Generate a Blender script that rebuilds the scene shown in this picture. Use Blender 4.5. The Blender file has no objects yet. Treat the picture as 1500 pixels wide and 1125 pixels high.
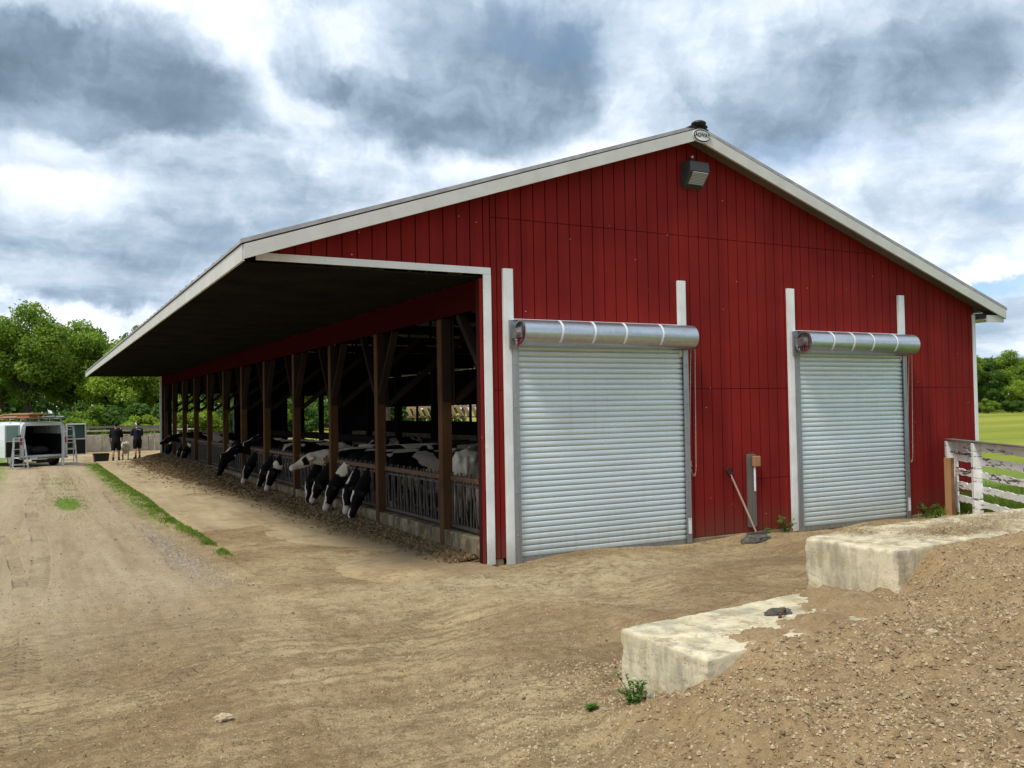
import bpy, bmesh, math, random
import numpy as np
from mathutils import Vector, Matrix, noise as mnoise
R = math.radians; PI = math.pi
S = bpy.context.scene; C = S.collection
random.seed(7); rng = np.random.default_rng(7)

# ------------------------------------------------------------------ camera
CAM = Vector((0, 0, 2.178))
c_rt = Vector((0.88081143, -0.47315233, -0.01726553)); c_up = Vector((0.00223383, -0.03231281, 0.99947531)); c_f = Vector((0.47346197, 0.88038784, 0.02740455))
cd = bpy.data.cameras.new("camera"); cam = bpy.data.objects.new("camera", cd); C.objects.link(cam)
cd.sensor_width = 36; cd.lens = 36*1307.4/1500; cd.clip_end = 3000; cd.clip_start = .05
cam.matrix_world = Matrix(((c_rt.x, c_up.x, -c_f.x, CAM.x), (c_rt.y, c_up.y, -c_f.y, CAM.y), (c_rt.z, c_up.z, -c_f.z, CAM.z), (0, 0, 0, 1)))
S.camera = cam
S.view_settings.view_transform = 'Standard'; S.view_settings.look = 'None'; S.view_settings.exposure = 0.52; S.view_settings.gamma = 1
def D(u, v):
    return ((u-750)/1307.4*c_rt-(v-562.5)/1307.4*c_up+c_f).normalized()

# ------------------------------------------------------------------ node helper
class NT:
    def __init__(s, t): s.t = t; t.nodes.clear()
    def n(s, typ, **k):
        x = s.t.nodes.new(typ)
        for a, b in k.items(): setattr(x, a, b)
        return x
    def put(s, sock, v):
        if v is None: return
        if isinstance(v, bpy.types.NodeSocket): s.t.links.new(v, sock)
        else:
            if sock.type == 'RGBA' and len(v) == 3: v = (*v, 1)
            sock.default_value = v
    def m(s, op, a, b=None, c=None, clamp=False):
        x = s.n('ShaderNodeMath', operation=op, use_clamp=clamp)
        for i, v in enumerate((a, b, c)): s.put(x.inputs[i], v)
        return x.outputs[0]
    def vm(s, op, a, b=None, sc=None):
        x = s.n('ShaderNodeVectorMath', operation=op); s.put(x.inputs[0], a); s.put(x.inputs[1], b)
        if sc is not None: s.put(x.inputs['Scale'], sc)
        return x.outputs['Value'] if op in ('DOT_PRODUCT', 'LENGTH', 'DISTANCE') else x.outputs[0]
    def noise(s, vec, scale, detail=4, rough=.55, dist=0, out='Fac'):
        x = s.n('ShaderNodeTexNoise'); s.put(x.inputs['Vector'], vec); s.put(x.inputs['Scale'], scale)
        x.inputs['Detail'].default_value = detail; x.inputs['Roughness'].default_value = rough; x.inputs['Distortion'].default_value = dist
        return x.outputs[out]
    def vor(s, vec, scale, out='Distance', feature='F1'):
        x = s.n('ShaderNodeTexVoronoi', feature=feature); s.put(x.inputs['Vector'], vec); s.put(x.inputs['Scale'], scale)
        return x.outputs[out]
    def ramp(s, f, stops, interp='LINEAR'):
        x = s.n('ShaderNodeValToRGB'); s.put(x.inputs[0], f); e = x.color_ramp; e.interpolation = interp
        while len(e.elements) < len(stops): e.elements.new(.5)
        for i, (p, c) in enumerate(stops):
            e.elements[i].position = p
            e.elements[i].color = (c, c, c, 1) if isinstance(c, (int, float)) else (*c, 1)
        return x.outputs[0]
    def ss(s, v, a, b):
        x = s.n('ShaderNodeMapRange', interpolation_type='SMOOTHSTEP'); s.put(x.inputs[0], v); s.put(x.inputs[1], a); s.put(x.inputs[2], b)
        return x.outputs[0]
    def mix(s, f, a, b, mode='MIX'):
        x = s.n('ShaderNodeMix', data_type='RGBA', blend_type=mode); s.put(x.inputs[0], f); s.put(x.inputs[6], a); s.put(x.inputs[7], b)
        return x.outputs[2]
    def scale(s, v, k): return s.vm('MULTIPLY', v, k)
    def obj(s): return s.n('ShaderNodeTexCoord').outputs['Object']
    def pos(s): return s.n('ShaderNodeNewGeometry').outputs['Position']
    def xyz(s, v):
        x = s.n('ShaderNodeSeparateXYZ'); s.put(x.inputs[0], v); return x.outputs
    def comb(s, a, b, c):
        x = s.n('ShaderNodeCombineXYZ')
        for i, v in enumerate((a, b, c)): s.put(x.inputs[i], v)
        return x.outputs[0]
    def bump(s, h, st, dist=.02, nrm=None):
        x = s.n('ShaderNodeBump'); x.inputs['Strength'].default_value = st; x.inputs['Distance'].default_value = dist; s.put(x.inputs['Height'], h)
        if nrm is not None: s.put(x.inputs['Normal'], nrm)
        return x.outputs[0]
    def rnd(s): return s.n('ShaderNodeObjectInfo').outputs['Random']

# ------------------------------------------------------------------ world: nishita sky behind painted-by-noise cloud cover
SUN_EL, SUN_AZ = R(58), R(246)      # azimuth measured clockwise from +Y: behind and to the left of the viewer
w = bpy.data.worlds.new("World"); S.world = w; w.use_nodes = True; W = NT(w.node_tree)
sky = W.n('ShaderNodeTexSky', sky_type='NISHITA', sun_disc=False, sun_elevation=SUN_EL, sun_rotation=SUN_AZ)
d0 = W.vm('NORMALIZE', W.n('ShaderNodeTexCoord').outputs['Generated'])
nz = W.noise(d0, 5.5, 6, .6, 0, 'Color')
dd = W.vm('NORMALIZE', W.vm('ADD', d0, W.vm('SCALE', W.vm('SUBTRACT', nz, (.5, .5, .5)), None, .15)))
sz = W.xyz(d0)[2]
inv = W.m('DIVIDE', 1.0, W.m('ADD', W.m('MAXIMUM', sz, 0.0), .16))
pl = W.vm('SCALE', d0, None, inv)
plx = W.xyz(pl)
pl2 = W.comb(plx[0], plx[1], 0.0)
n1 = W.noise(pl2, 1.15, 9, .58, .35)
n2 = W.noise(W.vm('ADD', pl2, (7.3, 2.1, 4.0)), 3.1, 8, .55, .2)
n3 = W.noise(W.vm('ADD', dd, (3, 1, 2)), 9.0, 7, .6, .3)
base = W.m('ADD', W.m('MULTIPLY', n1, .55), W.m('ADD', W.m('MULTIPLY', n2, .28), W.m('MULTIPLY', n3, .17)))
light = W.m('ADD', W.m('MULTIPLY', W.ss(base, .34, .62), .75), W.m('MULTIPLY', W.m('SUBTRACT', n3, .4), 1.1))                                  # 1 = bright white cloud, 0 = grey-blue
def blob(u, v, su, sv, amp, soft=.35, shade=True):
    c = D(u, v); a = Vector((0, 0, 1)).cross(c).normalized()*-1; b = a.cross(c).normalized(); b = b if b.z < 0 else -b
    A = W.m('DIVIDE', W.vm('DOT_PRODUCT', dd, tuple(a)), su/1307.); B = W.m('DIVIDE', W.vm('DOT_PRODUCT', dd, tuple(b)), sv/1307.)
    r = W.m('SQRT', W.m('ADD', W.m('MULTIPLY', A, A), W.m('MULTIPLY', B, B)))
    k = W.m('MULTIPLY', W.ss(r, 1.0+soft, 1.0-soft), amp)
    if shade: k = W.m('MULTIPLY', k, W.m('ADD', .78, W.m('MULTIPLY', W.m('MINIMUM', W.m('MAXIMUM', B, -1.0), 1.0), .34)))
    return W.m('MULTIPLY', k, W.m('GREATER_THAN', W.vm('DOT_PRODUCT', dd, tuple(c)), 0.0))
dark = 0.0
for q in [(90, 95, 190, 62, 1.0, .30), (250, 165, 120, 34, .85, .4), (20, 40, 150, 55, .6, .4), (690, 120, 165, 105, .95, .28), (700, 190, 150, 36, .35, .5), (820, 50, 60, 34, .25, .5), (1200, 120, 175, 75, .8, .4), (1300, 90, 130, 60, .3, .5), (1420, 60, 80, 70, .45, .5), (475, 108, 62, 26, .75, .35),
          (130, 345, 330, 50, .40, .6), (160, 425, 190, 20, .55, .5), (1130, 210, 130, 26, .35, .5), (330, 260, 160, 40, .30, .6), (600, 275, 180, 22, .3, .6), (60, 200, 120, 24, .35, .5)]:
    dark = W.m('ADD', dark, blob(*q))
lite = 0.0
for q in [(420, 50, 120, 60, .7, .5), (920, 80, 60, 70, .5, .5), (330, 60, 80, 60, .6, .5), (120, 10, 130, 22, .6, .5), (560, 60, 40, 50, .5, .5), (1070, 50, 70, 60, .5, .5), (110, 468, 200, 26, 1.0, .4), (900, 190, 130, 40, .45, .5), (470, 210, 120, 60, .4, .6), (1430, 300, 200, 70, .45, .6), (1440, 388, 60, 14, .9, .4), (1190, 30, 40, 50, .4, .5), (700, 290, 200, 40, .35, .5)]:
    lite = W.m('ADD', lite, blob(*q))
dk = W.m('MULTIPLY', W.m('MINIMUM', dark, 1.15), W.m('ADD', .72, W.m('MULTIPLY', n2, .5)))
val = W.m('ADD', W.m('SUBTRACT', W.m('ADD', W.m('MULTIPLY', light, .62), .35), W.m('MULTIPLY', dk, .42)), W.m('MULTIPLY', lite, .34), clamp=True)
ccol = W.ramp(val, [(0.0, (.115, .165, .22)), (.22, (.175, .24, .315)), (.45, (.30, .385, .48)), (.68, (.48, .56, .66)), (.88, (.68, .74, .82)), (1.0, (.84, .88, .94))])
blue = W.m('ADD', W.m('ADD', blob(1440, 400, 130, 30, .85, .5), blob(1110, 230, 220, 25, .25, .6)), W.m('MULTIPLY', W.ss(base, .45, .33), .35), clamp=True)
blue = W.m('MULTIPLY', blue, W.m('SUBTRACT', 1.0, W.m('MINIMUM', lite, 1.0)), clamp=True)
skc = W.mix(1.0, sky.outputs[0], (.085, .10, .12), 'MULTIPLY')       # strength ~0.1
skc = W.mix(.35, skc, (.30, .48, .80))
fin = W.mix(blue, ccol, skc)
bg = W.n('ShaderNodeBackground'); W.put(bg.inputs[0], fin); bg.inputs[1].default_value = 1.0
W.t.links.new(bg.outputs[0], W.n('ShaderNodeOutputWorld').inputs[0])

sl = bpy.data.lights.new("sun", 'SUN'); sl.energy = 2.3; sl.angle = R(14); sl.color = (1, .95, .86)
so = bpy.data.objects.new("sun", sl); C.objects.link(so)
sdir = Vector((math.sin(SUN_AZ)*math.cos(SUN_EL), math.cos(SUN_AZ)*math.cos(SUN_EL), math.sin(SUN_EL)))
so.rotation_euler = sdir.to_track_quat('Z', 'Y').to_euler()

# ------------------------------------------------------------------ materials
def newmat(name):
    m = bpy.data.materials.new(name); m.use_nodes = True; t = NT(m.node_tree)
    b = t.n('ShaderNodeBsdfPrincipled'); o = t.n('ShaderNodeOutputMaterial'); t.t.links.new(b.outputs[0], o.inputs[0])
    t.b = b; t.o = o
    def fin(col=None, rough=None, nrm=None, metal=None, spec=None):
        t.put(b.inputs['Base Color'], col); t.put(b.inputs['Roughness'], rough); t.put(b.inputs['Metallic'], metal)
        if nrm is not None: t.put(b.inputs['Normal'], nrm)
        if spec is not None: t.put(b.inputs['Specular IOR Level'], spec)
        return m
    t.fin = fin; return t
def simple(name, col, rough=.6, metal=0., var=.25, scale=6, bumpv=.15, spec=.25):
    t = newmat(name); p = t.obj(); n = t.noise(p, scale, 5, .6)
    c2 = tuple(x*(1-var) for x in col); c1 = tuple(min(1, x*(1+var*.6)) for x in col)
    c = t.ramp(n, [(.3, c2), (.7, c1)])
    return t.fin(c, t.ramp(t.noise(p, scale*2.3, 3), [(.3, max(0, rough-.1)), (.7, min(1, rough+.1))]), t.bump(t.noise(p, scale*5, 4), bumpv, .01), metal, spec)

def mat_siding():
    t = newmat('red_siding'); p = t.pos(); x = t.xyz(p)
    bid = t.m('FLOOR', t.m('DIVIDE', t.m('SUBTRACT', x[0], 2.2), .203))
    wn = t.n('ShaderNodeTexWhiteNoise', noise_dimensions='1D'); t.put(wn.inputs['W'], bid)
    grain = t.noise(t.vm('MULTIPLY', p, (60, 60, 2.2)), 1.0, 5, .6)
    big = t.noise(p, .9, 4, .6); fade = t.noise(t.vm('MULTIPLY', p, (3, 3, .5)), 1.0, 4, .6)
    c = t.ramp(big, [(.3, (.165, .0105, .0085)), (.7, (.238, .0160, .0115))])
    c = t.mix(t.m('MULTIPLY', wn.outputs[0], .45), c, (.115, .0075, .007))
    c = t.mix(t.m('MULTIPLY', t.ss(grain, .5, .8), .35), c, (.075, .007, .007))
    c = t.mix(t.m('MULTIPLY', t.ss(fade, .52, .78), .14), c, (.24, .035, .03))
    dirt = t.m('MULTIPLY', t.ss(t.m('ADD', x[2], t.m('MULTIPLY', big, .5)), .95, .2), .45)
    c = t.mix(dirt, c, (.13, .07, .045))
    sp = t.vor(p, 4.5); spk = t.m('MULTIPLY', t.m('LESS_THAN', sp, .035), t.m('GREATER_THAN', t.noise(p, 3.1, 2), .50))
    c = t.mix(spk, c, (.5, .42, .4))
    sc = t.m('MULTIPLY', t.ss(t.noise(t.vm('MULTIPLY', p, (25, 25, 6)), 1.0, 4, .7), .72, .76), .5)
    c = t.mix(sc, c, (.3, .12, .1))
    c = t.mix(t.m('GREATER_THAN', t.xyz(p)[1], 11.1195), c, (.035, .004, .004))  # groove shade put into the colour of the backing behind the board gaps
    return t.fin(c, .8, t.bump(grain, .35, .004), 0., .12)
def mat_white(name='white_paint', col=(.74, .76, .74), dirt=.5):
    t = newmat(name); p = t.obj(); x = t.xyz(t.pos())
    n = t.noise(p, 2.5, 6, .65); g = t.noise(t.vm('MULTIPLY', p, (40, 40, 3)), 1.0, 4, .6)
    c = t.ramp(n, [(.3, tuple(v*.84 for v in col)), (.6, col)])
    c = t.mix(t.m('MULTIPLY', t.ss(g, .58, .8), dirt), c, (.33, .30, .25))
    c = t.mix(t.m('MULTIPLY', t.ss(t.m('ADD', x[2], t.m('MULTIPLY', n, .4)), .7, .15), .5), c, (.30, .25, .18))
    return t.fin(c, .6, t.bump(g, .2, .003), 0., .35)
def mat_peel():
    t = newmat('peeling_white_paint'); p = t.obj()
    g = t.noise(t.vm('MULTIPLY', p, (2.5, 2.5, 14)), 1.0, 7, .7, .4)
    wood = t.ramp(t.noise(t.vm('MULTIPLY', p, (4, 4, 40)), 1.0, 5, .6), [(.3, (.06, .05, .042)), (.7, (.17, .145, .12))])
    c = t.mix(t.ss(g, .425, .445), wood, t.ramp(t.noise(p, 7, 4), [(.3, (.66, .65, .62)), (.7, (.82, .81, .78))]))
    return t.fin(c, .8, t.bump(g, .5, .006), 0., .2)
def mat_wood(name, a, b, sc=(30, 30, 1.5), rough=.85):
    t = newmat(name); p = t.obj()
    g = t.noise(t.vm('MULTIPLY', p, sc), 1.0, 6, .65, .3); n = t.noise(p, 1.3, 4)
    c = t.mix(.5, t.ramp(g, [(.25, a), (.75, b)]), t.ramp(n, [(.3, a), (.7, b)]))
    return t.fin(c, rough, t.bump(g, .4, .005), 0., (.0 if b[0] < .09 else .08))
def mat_galv(name, col=(.52, .56, .60), rough=.30, stretch=(.6, 18, 18), metal=.9):
    t = newmat(name); p = t.obj()
    n = t.noise(t.vm('MULTIPLY', p, stretch), 1.0, 5, .6); v = t.ramp(t.xyz(t.vor(p, 16, 'Color'))[0], [(0, .3), (1, .7)])
    c = t.mix(.14, t.ramp(n, [(.3, tuple(x*.72 for x in col)), (.7, col)]), v, 'OVERLAY')
    return t.fin(c, t.ramp(n, [(.3, rough+.14), (.7, rough-.05)]), t.bump(n, .12, .004), metal, .5)
def mat_slat():
    t = newmat('pale_slat_paint'); p = t.obj(); x = t.xyz(t.pos())
    n = t.noise(t.vm('MULTIPLY', p, (1.2, 6, 9)), 1.0, 5, .6); st = t.noise(t.vm('MULTIPLY', p, (14, 14, .7)), 1.0, 4, .6)
    c = t.ramp(n, [(.3, (.53, .615, .625)), (.7, (.62, .70, .705))])
    c = t.mix(t.m('MULTIPLY', t.ss(st, .5, .8), .25), c, (.40, .42, .38))
    c = t.mix(t.m('MULTIPLY', t.ss(t.m('ADD', x[2], t.m('MULTIPLY', st, .9)), 1.0, .25), .45), c, (.33, .30, .24))
    return t.fin(c, t.ramp(n, [(.3, .34), (.7, .26)]), None, .25, .5)
def mat_concrete(name, a=(.50, .435, .29), b=(.70, .62, .44)):
    t = newmat(name); p = t.obj(); x = t.xyz(t.pos()); g = t.n('ShaderNodeNewGeometry')
    n = t.noise(p, 2.2, 7, .62); f = t.noise(p, 38, 5, .65); m2 = t.noise(t.vm('MULTIPLY', p, (5, 5, 1.4)), 1.0, 5, .6)
    c = t.ramp(n, [(.3, a), (.65, b)])
    c = t.mix(t.m('MULTIPLY', t.ss(f, .52, .72), .3), c, (.24, .21, .16))
    c = t.mix(t.m('MULTIPLY', t.ss(m2, .43, .66), .72), c, (.25, .23, .175))
    c = t.mix(t.m('MULTIPLY', t.ss(t.noise(p, 5.5, 5, .7), .52, .64), .5), c, (.40, .33, .15))
    pit = t.m('MULTIPLY', t.ss(t.vor(t.vm('MULTIPLY', p, (1, 1, 1.8)), 30), .22, .10), t.ss(t.noise(p, 5, 4, .7), .50, .56))
    c = t.mix(t.m('MULTIPLY', pit, .85), c, (.10, .085, .06))
    nz = t.xyz(g.outputs['Normal'])[2]
    top = t.m('MULTIPLY', t.ss(nz, .6, .9), t.ss(t.noise(p, 3.8, 7, .75), .52, .60))
    c = t.mix(t.m('MULTIPLY', top, .75), c, (.30, .22, .12))
    low = t.m('MULTIPLY', t.ss(t.m('ADD', x[2], t.m('MULTIPLY', n, .25)), .33, .1), .6)
    c = t.mix(low, c, (.26, .20, .12))
    h = t.m('SUBTRACT', t.m('ADD', t.m('MULTIPLY', n, .6), t.m('MULTIPLY', f, .35)), t.m('MULTIPLY', pit, .5))
    return t.fin(c, .92, t.bump(h, .6, .025), 0., .1)
def dirt_colour(t, p, browner=0.0):
    """tan farmyard dirt: broad dusty patches, damp patches, fine chips"""
    x = t.xyz(p)
    b1 = t.noise(t.vm('ADD', p, (3, 9, 0)), .42, 6, .6, .5); b2 = t.noise(p, 1.7, 6, .65); f = t.noise(p, 11, 6, .7); ff = t.noise(p, 55, 4, .7)
    c = t.ramp(b1, [(.30, (.25, .165, .078)), (.46, (.385, .280, .148)), (.62, (.53, .408, .228)), (.8, (.60, .48, .29))])
    c = t.mix(t.m('MULTIPLY', t.ss(b2, .44, .62), .6), c, (.25, .17, .085))
    c = t.mix(t.m('MULTIPLY', t.ss(f, .48, .66), .6), c, (.15, .10, .052))
    c = t.mix(t.m('MULTIPLY', t.ss(f, .48, .26), .5), c, (.52, .42, .27))
    c = t.mix(t.m('MULTIPLY', t.ss(ff, .52, .68), .6), c, (.10, .068, .036)); c = t.mix(t.m('MULTIPLY', t.ss(ff, .46, .32), .35), c, (.60, .50, .34))
    ch = t.vor(t.vm('MULTIPLY', p, (1, 1, 1)), 26); cc = t.vor(p, 26, 'Color')
    chm = t.m('MULTIPLY', t.ss(ch, .26, .14), t.m('GREATER_THAN', t.xyz(cc)[0], .78))
    c = t.mix(t.m('MULTIPLY', chm, .8), c, (.50, .42, .30))
    return c, t.m('ADD', t.m('MULTIPLY', f, .6), t.m('ADD', t.m('MULTIPLY', ff, .35), t.m('MULTIPLY', chm, .3)))
def gauss(t, x, y, cx, cy, rx, ry):
    a = t.m('DIVIDE', t.m('SUBTRACT', x, cx), rx); b = t.m('DIVIDE', t.m('SUBTRACT', y, cy), ry)
    return t.m('EXPONENT', t.m('MULTIPLY', t.m('ADD', t.m('MULTIPLY', a, a), t.m('MULTIPLY', b, b)), -1.0))
def mat_ground():
    t = newmat('farmyard_ground'); p = t.pos(); x, y, z = t.xyz(p)[:3]
    c, h = dirt_colour(t, p)
    nb = t.noise(p, .9, 5, .65); nf = t.noise(p, 6, 5, .7)
    jit = t.m('MULTIPLY', t.m('SUBTRACT', nb, .5), 1.6); jf = t.m('MULTIPLY', t.m('SUBTRACT', nf, .5), .8)
    # wheel tracks along the lane (left)
    tr = t.m('ADD', t.m('MULTIPLY', t.noise(t.vm('MULTIPLY', p, (2.2, .10, 1)), 1.0, 3, .6), .6), t.m('MULTIPLY', t.noise(t.vm('MULTIPLY', p, (9, .5, 1)), 1.0, 5, .65), .4))
    lane = t.m('MULTIPLY', t.ss(t.m('ADD', x, jf), 2.6, 1.7), t.ss(y, 7, 12))
    c = t.mix(t.m('MULTIPLY', lane, .75), c, t.ramp(tr, [(.3, (.27, .205, .125)), (.48, (.42, .335, .215)), (.7, (.52, .435, .30))]))
    # scraper streaks in front of the barn
    st = t.noise(t.vm('MULTIPLY', t.vm('ADD', p, t.comb(t.m('MULTIPLY', y, .55), 0.0, 0.0)), (1.0, 9, 1)), 1.0, 5, .65, .4)
    c = t.mix(t.m('MULTIPLY', t.m('MULTIPLY', t.ss(st, .48, .60), t.ss(y, 11.5, 8)), .6), c, (.20, .135, .068))
    # dark damp dirt against the doors and along the middle
    dk = t.m('ADD', gauss(t, x, y, 8.6, 9.2, 2.6, .9), gauss(t, x, y, 6.0, 7.3, 1.8, .8)); dk = t.m('ADD', dk, gauss(t, x, y, 4.3, 6.0, 1.0, .8), clamp=True)
    c = t.mix(t.m('MULTIPLY', t.m('MULTIPLY', dk, t.ss(nb, .34, .56)), .55), c, (.17, .11, .06))
    lt = t.m('ADD', gauss(t, x, y, 6.6, 9.9, 1.8, .6), gauss(t, x, y, 4.6, 9.6, 2.0, .9), clamp=True)
    c = t.mix(t.m('MULTIPLY', t.m('MULTIPLY', lt, t.ss(nf, .40, .6)), .6), c, (.54, .45, .28))
    # loose pile: browner
    pil = t.ss(t.m('ADD', z, t.m('MULTIPLY', jf, .1)), .05, .3); near = t.m('LESS_THAN', y, 10.6)
    pil = t.m('MULTIPLY', pil, near)
    pc = t.ramp(t.m('ADD', t.m('MULTIPLY', t.noise(p, 4.5, 7, .7), .6), t.m('MULTIPLY', t.noise(p, 32, 5, .75), .4)), [(.28, (.19, .122, .062)), (.5, (.36, .245, .130)), (.72, (.52, .38, .215))])
    c = t.mix(t.m('MULTIPLY', pil, .7), c, pc)
    gr = t.m('MULTIPLY', gauss(t, x, y, 5.2, 3.0, .8, .35), .35)
    c = t.mix(gr, c, (.21, .18, .14))
    # tyre tracks: bands with a chevron tread pressed in
    trk = None; tread = None
    wob = t.m('MULTIPLY', t.m('SINE', t.m('MULTIPLY', y, .31)), .14)
    for kind, a_, b_, c_, w_, dirx in (('l', 1.0, -.015, -.25, .15, 1), ('l', 1.0, -.02, 1.45, .15, 1), ('l', 1.0, .06, .55, .11, 1), ('d', .80, -.60, -2.35, .16, 0), ('d', .80, -.60, -3.75, .16, 0), ('d', .93, -.36, 1.15, .13, 0)):
        dd_ = t.m('SUBTRACT', t.m('ADD', t.m('MULTIPLY', t.m('ADD', x, wob), a_), t.m('MULTIPLY', y, b_)), c_); ad = t.m('ABSOLUTE', dd_)
        al = t.m('SUBTRACT', t.m('MULTIPLY', y, a_), t.m('MULTIPLY', x, b_))
        mk = t.m('MULTIPLY', t.ss(ad, w_, w_*.75), t.ss(t.noise(p, .7, 4), .44, .60))
        td = t.m('MULTIPLY', mk, t.ss(t.m('SINE', t.m('MULTIPLY', t.m('ADD', al, t.m('MULTIPLY', ad, .8)), 58.0)), -.2, .5))
        trk = mk if trk is None else t.m('MAXIMUM', trk, mk); tread = td if tread is None else t.m('MAXIMUM', tread, td)
    flat = t.ss(z, .10, .03)
    trk = t.m('MULTIPLY', trk, flat); tread = t.m('MULTIPLY', tread, flat)
    c = t.mix(t.m('MULTIPLY', trk, .22), c, (.24, .175, .10)); h = t.m('SUBTRACT', h, t.m('ADD', t.m('MULTIPLY', trk, .25), t.m('MULTIPLY', tread, .45)))
    # grass
    gl = t.m('SUBTRACT', 1.0, t.m('ABSOLUTE', t.m('DIVIDE', t.m('SUBTRACT', t.m('ADD', x, t.m('MULTIPLY', jf, .7)), 2.30), t.m('ADD', .10, t.m('MULTIPLY', t.ss(y, 12, 26), .28)))))
    g1 = t.m('MULTIPLY', t.ss(gl, .0, .35), t.m('MULTIPLY', t.m('MULTIPLY', t.ss(y, 16, 22), t.m('MULTIPLY', t.ss(nf, .40, .56), .75)), t.ss(y, 45.5, 44)))
    g2 = t.ss(t.m('ADD', gauss(t, x, y, .75, 24.4, .42, 2.6), t.m('ADD', t.m('MULTIPLY', jf, 1.1), t.m('MULTIPLY', gauss(t, x, y, .8, 32, .5, 4), .6))), .5, .8)
    g3 = t.m('MULTIPLY', t.ss(t.m('ADD', x, t.m('ADD', jf, t.m('MULTIPLY', jit, .5))), -.5, -1.6), t.ss(y, 26, 32))
    g3 = t.m('MULTIPLY', g3, t.m('LESS_THAN', y, 300.0))
    g4 = t.ss(t.m('ADD', y, jit), 62.0, 63.5)
    # right field: beyond the board fence line
    fl = t.m('SUBTRACT', t.m('SUBTRACT', t.m('MULTIPLY', t.m('SUBTRACT', x, 15.3), .82), t.m('MULTIPLY', t.m('SUBTRACT', y, 10.9), .57)), t.m('MULTIPLY', jf, .35))
    g5 = t.m('MULTIPLY', t.ss(fl, -.1, .25), t.m('GREATER_THAN', x, 13.2))
    g6 = t.m('GREATER_THAN', x, 17.2)
    g = g1
    for q in (g2, g3, g4, g5, g6): g = t.m('MAXIMUM', g, q)
    gc = t.ramp(t.noise(p, 5, 5, .7), [(.3, (.10, .17, .03)), (.55, (.17, .25, .045)), (.75, (.28, .29, .09))])
    far = t.ramp(t.noise(t.vm('MULTIPLY', p, (.012, .11, .1)), 1.0, 6, .65), [(.3, (.14, .185, .025)), (.5, (.235, .265, .035)), (.62, (.33, .30, .06)), (.75, (.20, .235, .03))])
    gc = t.mix(t.m('MAXIMUM', t.m('MULTIPLY', t.ss(x, 19, 32), t.m('LESS_THAN', y, 400.0)), t.ss(y, 62, 70)), gc, far)
    c = t.mix(g, c, gc)
    return t.fin(c, .95, t.bump(h, 1.0, .06), 0., .10)
def mat_apron():
    t = newmat('dusty_concrete'); p = t.pos(); x, y, z = t.xyz(p)[:3]
    c, h = dirt_colour(t, p)
    n = t.noise(p, 1.2, 6, .65); s = t.noise(t.vm('MULTIPLY', p, (2.2, .35, 1)), 1.0, 6, .65, .3)
    c2 = t.ramp(s, [(.28, (.27, .20, .115)), (.5, (.43, .34, .205)), (.72, (.54, .45, .29))])
    c = t.mix(.68, c, c2)
    c = t.mix(t.ss(t.m('ADD', y, t.m('MULTIPLY', t.m('SUBTRACT', n, .5), 3.0)), 12.6, 10.9), c, dirt_colour(t, p)[0])
    eave_shade = t.m('MULTIPLY', t.ss(t.m('ADD', x, t.m('MULTIPLY', t.m('SUBTRACT', n, .5), 2.0)), 3.6, 5.2), .6)  # overhang shade painted into the slab colour, deepening towards the curb
    c = t.mix(eave_shade, c, (.17, .12, .07))
    c = t.mix(t.m('MULTIPLY', t.ss(n, .56, .66), .4), c, (.20, .145, .085))
    return t.fin(c, .92, t.bump(h, .5, .015), 0., .15)
def mat_leaf(name, a, b, tr=.35):
    t = newmat(name); p = t.obj(); n = t.noise(p, 1.1, 4, .6); n2 = t.noise(p, 7, 2)
    m = t.m('ADD', t.m('MULTIPLY', n, .6), t.m('MULTIPLY', n2, .4))
    c = t.ramp(m, [(.35, a), (.62, b)]); c = t.mix(t.m('MULTIPLY', t.rnd(), .3), c, tuple(v*.7 for v in a))
    t.put(t.b.inputs['Base Color'], c); t.b.inputs['Roughness'].default_value = .6; t.b.inputs['Specular IOR Level'].default_value = .25
    tl = t.n('ShaderNodeBsdfTranslucent'); t.put(tl.inputs[0], t.mix(1.0, c, (1.3, 1.5, .6), 'MULTIPLY'))
    ms = t.n('ShaderNodeMixShader'); ms.inputs[0].default_value = tr
    t.t.links.new(t.b.outputs[0], ms.inputs[1]); t.t.links.new(tl.outputs[0], ms.inputs[2]); t.t.links.new(ms.outputs[0], t.o.inputs[0])
    return t.t.id_data if False else bpy.data.materials[name]
def mat_attr(name, rough=.75, bumpv=.2):
    t = newmat(name); a = t.n('ShaderNodeAttribute', attribute_name='coat'); p = t.obj()
    c = t.mix(t.m('MULTIPLY', t.ss(t.noise(p, 9, 4), .45, .8), .22), a.outputs[0], (.05, .035, .022))
    return t.fin(c, .85, t.bump(t.noise(p, 40, 3), bumpv, .006), 0., .10)
def mat_glass(name, col):
    t = newmat(name); m = t.fin(col, .08, None, 0., .6); return m

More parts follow.
